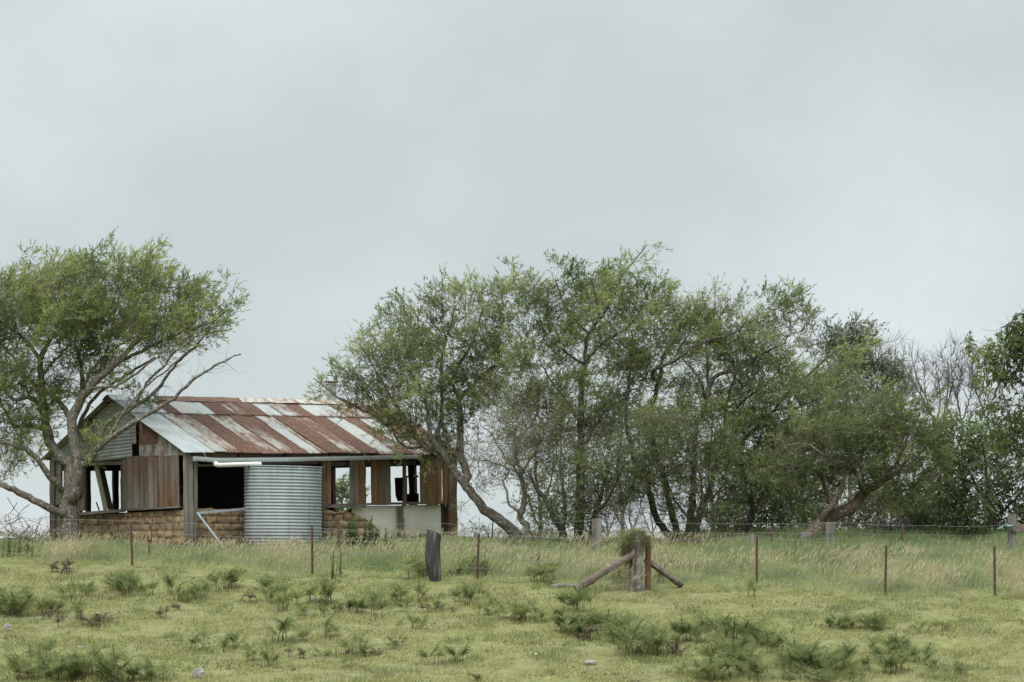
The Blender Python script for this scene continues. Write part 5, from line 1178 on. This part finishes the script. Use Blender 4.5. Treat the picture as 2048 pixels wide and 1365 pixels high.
# ------------------------------------------------------------------ ferns
def frond(r, L0, lean, az, cols, curl=1.0):
    """one bracken frond: arching midrib, pinnae with small leaflets"""
    V = []; C = []; n = 13
    el = math.pi / 2 - lean; p = np.zeros(3); pts = []; dirs = []
    for k in range(n + 5):
        d = np.array([math.cos(az) * math.cos(el), math.sin(az) * math.cos(el), math.sin(el)]); pts.append(p.copy()); dirs.append(d); p = p + d * L0 / (n + 4); el -= curl * r.uniform(.015, .07)
    sid = np.array([-math.sin(az), math.cos(az), 0])
    def kite(b, d, s, l, w, c):
        V.extend([b, b + d * l * .45 + s * w, b + d * l, b + d * l * .45 - s * w]); C.extend([c] * 4)
    for k in range(len(pts) - 1):
        s = np.cross(dirs[k], np.array([.2, .3, 1])); s /= np.linalg.norm(s); w = .006
        V.extend([pts[k] - s * w, pts[k] + s * w, pts[k + 1] + s * w, pts[k + 1] - s * w]); C.extend([cols[3]] * 4)
    for k in range(4, n + 4):
        t = (k - 4) / n; Lp = L0 * .42 * (1 - t) ** .8 * (.75 + .25 * min(1, t * 6)) + .01
        for sg in (-1, 1):
            up = np.cross(sid, dirs[k]); up /= np.linalg.norm(up)
            pd = sid * sg * .85 + dirs[k] * .5 + np.array([0, 0, r.uniform(-.35, .1)]); pd /= np.linalg.norm(pd); c = cols[r.integers(0, 3)] * r.uniform(.8, 1.2)
            m = max(2, int(Lp / .022)); q = np.cross(pd, up); q /= np.linalg.norm(q)
            for e in range(m):
                te = e / m; b = pts[k] + pd * Lp * te + np.array([0, 0, -.25 * te * te * Lp]); ll = max(.012, .05 * (1 - te) * Lp / .17)
                for s2 in (-1, 1): kite(b, q * s2 * .8 + pd * .5, pd, ll, .010, c)
            kite(pts[k] + pd * Lp * .9, pd, q, .03, .008, c)
    return np.array(V), np.array(C)
FERNC = [np.array(x) for x in ((.13, .165, .066), (.175, .21, .085), (.23, .26, .115), (.16, .12, .07))]
FERNY = [np.array(x) for x in ((.18, .215, .085), (.22, .255, .105), (.28, .30, .13), (.18, .15, .08))]
FERNB = [np.array(x) for x in ((.075, .056, .042), (.11, .086, .065), (.15, .125, .10), (.07, .052, .04))]
def fern_mesh(seed, cols, nf, h, bushy):
    r = np.random.default_rng(seed); Vs = []; Cs = []; st = np.array([0, 0, 0.0])
    for k in range(nf):
        az = k * 2.4 + r.uniform(-.5, .5); stem = h * r.uniform(.08, .5) * (1 - bushy * .5); off = r.normal(0, .05 + .12 * bushy, 3) * [1, 1, 0]
        tl = np.array([r.uniform(-.15, .15), r.uniform(-.15, .15), 1]) * stem
        V, C = frond(r, h * r.uniform(.7, 1.05), r.uniform(.15, .65 + .2 * bushy), az, cols)
        Vs.append(V + off + tl); Cs.append(C)
        w = .006; Vs.append(np.array([off + [-w, 0, -.05], off + [w, 0, -.05], off + tl + [w, 0, 0], off + tl + [-w, 0, 0], off + [0, -w, -.05], off + [0, w, -.05], off + tl + [0, w, 0], off + tl + [0, -w, 0]])); Cs.append(np.tile(cols[3], (8, 1)))
    V = np.concatenate(Vs); C = np.concatenate(Cs); V = V / V[:, 2].max() * .5
    me = npmesh('bracken_fern', V, [np.arange(len(V)).reshape(-1, 4)], M_fern, None, C * 1.0)
    d = me.data; bpy.data.objects.remove(me); return d
FM = {'g': [fern_mesh(50 + k, FERNC, 5 + k % 3, .42, .2) for k in range(4)], 'b': [fern_mesh(60 + k, FERNC, 8 + k, .40, .55) for k in range(3)], 'y': [fern_mesh(70 + k, FERNY, 5 + k, .40, .3) for k in range(3)],
      'd': [fern_mesh(80 + k, FERNB, 5 + k, .30, .9) for k in range(2)]}
def fern(px, py, hpx, kind, label, group):
    b = ghit(px, py); s = hpx * b[1] / F / .44
    o = bpy.data.objects.new('bracken_fern' if kind != 'd' else 'dead_fern', random.choice(FM[kind])); o.location = b.tolist(); o.rotation_euler = (rnd(-.1, .1), rnd(-.1, .1), rnd(0, 6.28)); o.scale = (s * rnd(.9, 1.15), s * rnd(.9, 1.15), s * rnd(.85, 1.15))
    link(o); return tag(o, label, 'fern', group)
def patch(pts, label, group, extra=0, sp_=14, kinds='ggb'):
    for (x, y, h) in pts:
        fern(x, y, h * rnd(.8, 1.12), random.choice(kinds + 'y'), label, group)
        for k in range(extra if random.random() < .55 else max(0, extra - 1)): fern(x + rnd(-1.6, 1.6) * sp_, y + rnd(-.5, .6) * sp_, h * rnd(.45, .95), random.choice(kinds + 'y'), label, group)
patch([(12, 1225, 48), (32, 1232, 52), (48, 1215, 42), (5, 1205, 38)], 'bracken fern in the dense clump at the left edge of the pasture', 'ferns of the left edge clump', 2, 12, 'bbg')
patch([(88, 1228, 40), (118, 1226, 36), (134, 1200, 34), (155, 1240, 44), (160, 1205, 40), (175, 1195, 38), (225, 1182, 34), (250, 1190, 40), (262, 1182, 46)], 'loose bracken fern on the slope below the wattle trunk', 'ferns below the wattle', 1, 14, 'ggy')
patch([(340, 1192, 42), (372, 1205, 38), (400, 1196, 36), (430, 1185, 40), (452, 1178, 40), (465, 1172, 36), (300, 1190, 30)], 'bracken fern in the band below the mud brick corner', 'ferns below the corner post', 1, 16, 'gyb')
patch([(535, 1188, 40), (565, 1195, 36), (572, 1222, 40), (612, 1208, 46), (655, 1210, 50), (605, 1235, 34), (540, 1205, 34)], 'feathery bracken fern on the slope below the tank', 'ferns below the tank', 1, 14, 'ygg')
fern(658, 1232, 22, 'b', 'low dark green fern crouching beside the tan rock', None)
patch([(393, 1302, 52), (470, 1298, 38), (452, 1305, 34), (513, 1325, 46), (567, 1285, 44), (612, 1282, 28), (662, 1280, 44), (537, 1335, 34), (498, 1330, 26), (645, 1325, 30)], 'single upright bracken fern on short grass left of centre', 'scattered ferns left of centre', 0, 10, 'ggy')
patch([(45, 1362, 52), (75, 1350, 50), (100, 1358, 54), (130, 1362, 54), (165, 1360, 56), (185, 1352, 50), (235, 1362, 56), (255, 1365, 50), (280, 1362, 44), (90, 1320, 40)], 'bracken fern in the big clump at the bottom left corner', 'ferns of the bottom left clump', 2, 14, 'gbg')
patch([(705, 1222, 40), (720, 1228, 34), (752, 1232, 40), (760, 1215, 38), (800, 1205, 44), (835, 1205, 40), (810, 1225, 34), (870, 1222, 28), (915, 1205, 36), (938, 1212, 46), (955, 1200, 36), (985, 1228, 34), (960, 1232, 28)], 'light green bracken fern in the band below the burnt post', 'ferns below the burnt post', 1, 14, 'ygg')
patch([(1025, 1245, 44), (1045, 1240, 42), (1075, 1245, 34), (1000, 1238, 36), (1060, 1225, 34)], 'pale bracken fern in the loose patch left of the grey log stay', 'ferns left of the stay', 1, 12, 'yg')
patch([(690, 1312, 46), (720, 1300, 36), (735, 1315, 34), (795, 1292, 30), (830, 1260, 36), (785, 1300, 26), (695, 1335, 30)], 'small bracken fern in the low scattered patch at bottom centre left', 'ferns at bottom centre left', 0, 12, 'ygb')
fern(862, 1330, 40, 'g', 'dark bracken fern with one bent stem at bottom centre', None); fern(915, 1328, 36, 'g', 'arching dark fern right of the bent one at bottom centre', None); fern(950, 1364, 22, 'b', 'little dark fern at the very bottom centre', None)
patch([(1122, 1240, 30), (1145, 1225, 40), (1165, 1222, 44), (1135, 1262, 40), (1155, 1275, 36), (1172, 1268, 40), (1200, 1262, 44), (1215, 1270, 40), (1235, 1258, 40), (1245, 1272, 44), (1185, 1245, 30)], 'bracken fern in the dense patch below the strainer post', 'ferns below the strainer post', 1, 12, 'gbg')
patch([(1258, 1308, 56), (1262, 1285, 44), (1292, 1300, 50), (1310, 1312, 56), (1300, 1285, 40)], 'tall bracken fern on the left flank of the large lower patch', 'ferns on the flank of the lower patch', 1, 10, 'gb')
patch([(1360, 1285, 48), (1385, 1285, 52), (1405, 1300, 44), (1435, 1280, 62), (1440, 1300, 50), (1495, 1290, 60), (1508, 1295, 50), (1530, 1290, 44), (1548, 1305, 44), (1425, 1330, 46), (1460, 1320, 46), (1490, 1318, 44), (1405, 1358, 44), (1435, 1360, 46), (1500, 1345, 60), (1510, 1362, 54), (1470, 1335, 50), (1380, 1350, 30)], 'dark bracken fern in the large patch at the bottom right of centre', 'ferns of the large lower patch', 1, 13, 'gbg')
patch([(1582, 1340, 46), (1600, 1325, 52), (1610, 1345, 50), (1635, 1345, 56), (1655, 1350, 50), (1665, 1335, 44), (1590, 1360, 34), (1640, 1365, 40)], 'bracken fern in the round dense patch right of the large one', 'ferns of the round patch', 2, 12, 'bbg')
fern(1690, 1342, 44, 'g', 'lone upright fern just right of the round dense patch', None)
patch([(1752, 1308, 32), (1772, 1318, 40), (1790, 1308, 34), (1808, 1312, 36), (1780, 1350, 44), (1792, 1340, 40)], 'bracken fern in the small patch in the lower right pasture', 'ferns of the small right patch', 1, 10, 'gb')
for x, y, h, lab in ((1828, 1325, 30, 'little fern left of the taller one in the right pasture'), (1845, 1330, 38, 'curved fern standing alone in the right pasture'), (1866, 1340, 24, 'tiny fern sprig beyond the curved one'), (1917, 1352, 34, 'pale fern sprig at bottom right'), (1730, 1340, 32, 'yellowish fern between the round and small patches'), (1712, 1362, 28, 'low fern on the bottom edge right of the round patch')):
    fern(x, y, h, 'g', lab, None)
patch([(1675, 1258, 34), (1690, 1255, 36), (1745, 1262, 34), (1755, 1258, 26)], 'shrubby low fern in the lone dark clump on the right pasture', 'ferns of the lone dark clump', 2, 10, 'bb')
fern(1843, 1268, 30, 'y', 'pale upright fern right of the lone dark clump', None); fern(1885, 1262, 22, 'b', 'greyish dwarf fern far right in the pasture', None)
patch([(838, 1155, 46), (850, 1150, 40), (830, 1145, 34)], 'fern leaning against the burnt post', 'ferns at the burnt post', 1, 8, 'y')
patch([(935, 1150, 40), (945, 1145, 44), (915, 1150, 30)], 'fern in long grass left of the third picket', 'ferns at the third picket', 1, 8, 'y')
patch([(1090, 1165, 44), (1105, 1160, 36), (1070, 1165, 34)], 'fern in long grass left of the log stay', 'ferns in long grass', 1, 10, 'y')
patch([(1240, 1165, 46), (1252, 1172, 36), (1340, 1150, 40), (1325, 1165, 30)], 'fern at the foot of the strainer post', 'ferns at the strainer post', 1, 8, 'g')
fern(1500, 1195, 40, 'y', 'yellow green fern clump at the foot of the fourth picket', None)
for x, y, h in ((185, 1250, 30), (190, 1255, 24), (92, 1238, 16), (118, 1240, 14)): fern(x, y, h, 'd', 'dead brown bracken under the loose ferns at left', 'dead ferns at left')
for x, y, h in ((1180, 1278, 30), (1165, 1282, 20), (1275, 1312, 20), (1345, 1305, 26), (1355, 1312, 22)): fern(x, y, h, 'd', 'dead brown bracken among the ferns below the strainer post', 'dead ferns right of centre')
for x, y, h in ((500, 1205, 22), (330, 1235, 18), (345, 1222, 16), (590, 1318, 24), (742, 1312, 20), (690, 1225, 20), (860, 1225, 20)): fern(x, y, h, 'd', 'dead brown bracken in the short grass left of centre', 'dead ferns left of centre')
for x, y, h in ((125, 1145, 26), (135, 1148, 22), (960, 1152, 26), (1075, 1135, 22)): fern(x, y, h, 'd', 'dead brown bracken in the long grass', 'dead ferns in long grass')

# ------------------------------------------------------------------ grass
def blades(name, X, Y, h, w, lean, col, curve=.5, label=None):
    n = len(X); Z = g(X, Y); b = np.stack([X, Y, Z - .01], -1); r = np.random.default_rng(len(X))
    a = r.uniform(0, 6.283, n); sd = np.stack([np.cos(a), np.sin(a), np.zeros(n)], -1)
    ln = np.stack([lean[0] + r.normal(0, lean[1], n), r.normal(0, lean[1], n), np.ones(n)], -1); ln /= np.linalg.norm(ln, axis=1, keepdims=True)
    m = b + ln * (h * .55)[:, None]; l2 = ln + np.stack([np.full(n, lean[0] * 1.5) + r.normal(0, lean[1], n), r.normal(0, lean[1], n), np.full(n, -curve * .5)], -1); l2 /= np.linalg.norm(l2, axis=1, keepdims=True)
    t = m + l2 * (h * .5)[:, None]; ww = w[:, None] / 2
    V = np.stack([b - sd * ww, b + sd * ww, m + sd * ww * .8, m - sd * ww * .8, t], 1).reshape(-1, 3); o = np.arange(n)[:, None] * 5
    o_ = npmesh(name, V, [o + np.array([[0, 1, 2, 3]]), o + np.array([[3, 2, 4]])], M_grass, None, np.repeat(col, 5, 0)); tag(o_, label, kind='stuff'); return t, l2
def fenceY(X): xs = [p_[0] for p_ in line]; return np.interp(X, xs, [p_[1] for p_ in line])
def field(n, y0, y1, seed):
    r = np.random.default_rng(seed); Y = y0 + (y1 - y0) * r.uniform(0, 1, n); X = (r.uniform(-1, 1, n)) * (.235 * Y); return X, Y, r
def inshed(X, Y):
    c, s = math.cos(YAW), math.sin(YAW); dx, dy = X - HO[0], Y - HO[1]; u = dx * c + dy * s; v = -dx * s + dy * c
    return (u > -.1) & (u < LN + .1) & (v > -.02) & (v < WD) | (np.hypot(X - tb[0], Y - tb[1]) < tr + .05)
def palette(k, cs):
    k = np.clip(k, 0, 1)[:, None]; cs = [np.array(c) for c in cs]; return np.where(k < .5, cs[0] + (cs[1] - cs[0]) * k * 2, cs[1] + (cs[2] - cs[1]) * (k * 2 - 1))
# short pasture
X, Y, r = field(330000, 46.5, 65.5, 1); keep = Y < fenceY(X) + .2 * nz(X, Y, 4, 2) + .1; X, Y = X[keep], Y[keep]; n = len(X)
pat = nz(X, Y, 31, .5); pat2 = nz(X, Y, 32, 2.2); keep = r.uniform(0, 1, n) < np.clip(.55 + .75 * pat2, .1, 1); X, Y, pat, pat2 = X[keep], Y[keep], pat[keep], pat2[keep]; n = len(X)
h = (.045 + .03 * np.clip(pat2, -1, 1) + .05 * np.clip(nz(X, Y, 33, 4.5) - .3, 0, 1)) * r.uniform(.5, 1.6, n); h = np.clip(h * 1.25, .02, .24)
col = palette(.45 + .3 * pat + .15 * pat2 + r.normal(0, .3, n), ((.18, .212, .085), (.31, .306, .128), (.43, .40, .21))) * r.uniform(.62, 1.35, (n, 1))
blades('short_grass', X, Y, h, np.full(n, .014), (.15, .45), col, label='short cropped yellow green pasture grass')
# tufts
X, Y, r = field(150000, 46.5, 65, 2); k_ = nz(X, Y, 41, 3.4) + .5 * nz(X, Y, 42, .8); keep = (k_ > .55) & (Y < fenceY(X)); X, Y = X[keep], Y[keep]; n = len(X)
col = palette(r.uniform(0, .8, n), ((.13, .165, .07), (.20, .23, .098), (.30, .295, .14)))
blades('grass_tufts', X, Y, r.uniform(.05, .2, n), np.full(n, .014), (.15, .4), col, label='darker green tufts scattered in the short pasture')
# straw litter
X, Y, r = field(26000, 46.5, 64, 3); keep = Y < fenceY(X); X, Y = X[keep], Y[keep]; n = len(X)
blades('dry_straw', X, Y, r.uniform(.05, .16, n), np.full(n, .007), (.35, .5), palette(r.uniform(0, 1, n), ((.30, .26, .15), (.38, .34, .22), (.44, .41, .30))), label='pale dry stalks standing in the short pasture')
X, Y, r = field(60000, 46.5, 64.5, 8); k_ = nz(X, Y, 45, 1.7) + .35 * nz(X, Y, 46, 5); keep = (k_ > .5) & (Y < fenceY(X)); X, Y = X[keep], Y[keep]; n = len(X)
blades('dead_thatch', X, Y, r.uniform(.03, .09, n), np.full(n, .022), (.1, .9), palette(r.uniform(0, 1, n), ((.05, .038, .027), (.10, .08, .06), (.17, .145, .115))), label='patches of brown dead thatch and litter in the short pasture')
# long grass above the fence
X, Y, r = field(330000, 58.5, 79, 5); d = Y - fenceY(X); keep = (r.uniform(0, 1, len(X)) < np.clip((d + .8 + 1.1 * nz(X, Y, 6, .8)) / 2.0, 0, 1)) & ~inshed(X, Y); X, Y, d = X[keep], Y[keep], d[keep]; n = len(X)
k1 = nz(X, Y, 51, .7); k2 = nz(X, Y, 52, 2.0)
lush = np.clip((X - 5) / 3, 0, 1) * np.clip((Y - 64.5) / 1.5, 0, 1)
h = (.23 + .15 * k2 + .08 * k1) * np.clip(.42 + (d + .9 * k1) * .35, .22, 1.1) * (1 + .25 * lush) * r.uniform(.5, 1.4, n); h *= np.interp(Y, [65, 67.5, 70], [1, .62, .5]) * (1 + 1.5 * lush); h = np.clip(h, .05, .6)
ky = .36 + .26 * k1 - .22 * k2 - .08 * lush + r.normal(0, .2, n)
col = palette(ky, ((.18, .24, .11), (.31, .35, .175), (.46, .45, .28))) * r.uniform(.8, 1.2, (n, 1))
blades('long_grass', X, Y, h, np.full(n, .013), (.16, .42), col, label='long green grass between the fence and the shed')
# seeding stems
X, Y, r = field(120000, 58.5, 76, 7); d = Y - fenceY(X); k1 = nz(X, Y, 61, .9) + .6 * nz(X, Y, 62, 2.6); lush = np.clip((X - 5) / 3, 0, 1) * np.clip((Y - 64.5) / 1.5, 0, 1)
keep = (d > .1 - .9 * k1) & ~inshed(X, Y) & (r.uniform(0, 1, len(X)) < np.clip(.16 + .7 * k1, .02, 1) * (1 - .7 * lush) * np.interp(Y, [65.5, 68], [1, .3])); X, Y = X[keep], Y[keep]; n = len(X)
h = r.uniform(.26, .56, n) * np.interp(Y, [65, 68], [1, .62]); straw = palette(r.uniform(0, 1, n), ((.36, .32, .19), (.47, .42, .28), (.56, .51, .37)))
t, l2 = blades('seed_stems', X, Y, h, np.full(n, .006), (.13, .13), straw * .9, label='thin dry stems of seeding grass')
hd = r.uniform(.08, .17, n)[:, None]; l3 = l2 + np.array([.18, 0, .25]); l3 /= np.linalg.norm(l3, axis=1, keepdims=True)
Vs = []
for ax in (np.array([0, 1.0, 0]), np.array([.7, 0, .7])):
    s = np.cross(l3, ax); s /= np.linalg.norm(s, axis=1, keepdims=True); wv = r.uniform(.006, .011, n)[:, None]
    Vs.append(np.stack([t - l2 * .02, t + l3 * hd * .4 + s * wv, t + l3 * hd, t + l3 * hd * .4 - s * wv], 1).reshape(-1, 3))
V = np.concatenate(Vs); tag(npmesh('seed_heads', V, [np.arange(len(V)).reshape(-1, 4)], M_grass, None, np.tile(np.repeat(straw * 1.1, 4, 0), (2, 1))), 'pale nodding seed heads of the long grass', kind='stuff')

# ------------------------------------------------------------------ weeds standing above the grass
def weed(px, py, hpx, label, group, cols, seed, name='weed', wide=.25):
    b = ghit(px, py + 4, 56, 70); H_ = (hpx + 4) * b[1] / F; r = np.random.default_rng(seed); V = []; C = []
    ns = 1 + int(r.integers(1, 3))
    for s_ in range(ns):
        o = np.array([r.normal(0, .05), r.normal(0, .05), 0]); tl = np.array([r.normal(.05, .06), r.normal(0, .05), 1]); hh = H_ * r.uniform(.7, 1) if s_ else H_
        for ax in ((1, 0, 0), (0, 1, 0)):
            a = np.array(ax) * .005; V += [o - a, o + a, o + tl * hh + a * .4, o + tl * hh - a * .4]; C += [np.array(cols[0]) * .9] * 4
        for k in range(int(hh / .008)):
            t = r.uniform(.05, 1); q = o + tl * hh * t; az = r.uniform(0, 6.28); d = np.array([math.cos(az), math.sin(az), r.uniform(.1, .9)]); d /= np.linalg.norm(d); l = wide * hh * r.uniform(.2, .5) * (1.1 - .7 * t); s = np.cross(d, [0, 0, 1]); s /= np.linalg.norm(s)
            V += [q, q + d * l * .5 + s * l * .2, q + d * l, q + d * l * .5 - s * l * .2]; C += [np.array(cols[r.integers(0, len(cols))]) * r.uniform(.8, 1.2)] * 4
    o_ = npmesh(name, np.array(V), [np.arange(len(V)).reshape(-1, 4)], M_leaf, None, np.array(C)); o_.location = b.tolist(); return tag(o_, label, 'weed', group)
WG = ((.09, .13, .05), (.12, .16, .065), (.16, .19, .08))
for k, (x, y, h) in enumerate(((665, 1160, 62), (679, 1152, 66), (669, 1150, 44))): weed(x, y, h, 'tall leafy weed standing right of the second picket', 'weeds at the second picket', WG, k)
for k, (x, y, h) in enumerate(((683, 1093, 44), (692, 1092, 54), (700, 1090, 62), (709, 1091, 60), (718, 1094, 56), (727, 1092, 56), (735, 1090, 56), (745, 1094, 46), (756, 1094, 42), (768, 1095, 38), (782, 1096, 32))): weed(x, y, h, 'green weed against the collapsed mud wall', 'weeds at the collapsed wall', WG, 10 + k, wide=.5)
for k, (x, y, h) in enumerate(((1008, 1090, 34), (1020, 1094, 38), (1032, 1092, 30), (1050, 1094, 26))): weed(x, y, h, 'mauve flowering weed at the foot of the leaning trunk', 'mauve weeds', ((.17, .18, .22), (.11, .14, .06), (.24, .24, .32)), 20 + k)
for k, (x, y, h) in enumerate(((733, 1110, 26), (745, 1112, 22))): weed(x, y, h, 'mauve flowering weed in long grass below the fibre sheets', 'mauve weeds in long grass', ((.15, .16, .20), (.11, .14, .06), (.22, .22, .30)), 26 + k)
for k, (x, y, h) in enumerate(((1172, 1100, 46), (1178, 1102, 40), (1165, 1104, 34))): weed(x, y, h, 'light green weed beside the broad silver post', 'weeds at the silver post', ((.15, .19, .08), (.2, .23, .1)), 30 + k)
for k, (x, y, h) in enumerate(((1590, 1106, 34), (1602, 1104, 40), (1620, 1108, 34), (1642, 1106, 38), (1655, 1108, 30))): weed(x, y, h, 'pale yellow green weed below the scarred trunk', 'weeds at the scarred trunk', ((.2, .24, .1), (.24, .26, .12)), 40 + k)
weed(1783, 1106, 48, 'single pale weed spike between steel post and fifth picket', None, ((.18, .22, .09), (.22, .25, .11)), 50)
for k, (x, y, h) in enumerate(((20, 1110, 50), (40, 1108, 44), (60, 1112, 40), (8, 1112, 40), (52, 1100, 36))): weed(x, y, h, 'bushy green weed at the far left of the long grass', 'weeds at far left', WG, 60 + k, wide=.4)
for k, (x, y, h) in enumerate(((855, 1084, 30), (862, 1086, 24))): weed(x, y, h, 'thin weed before the right fibre sheet', 'weeds at the right sheet', WG, 70 + k)
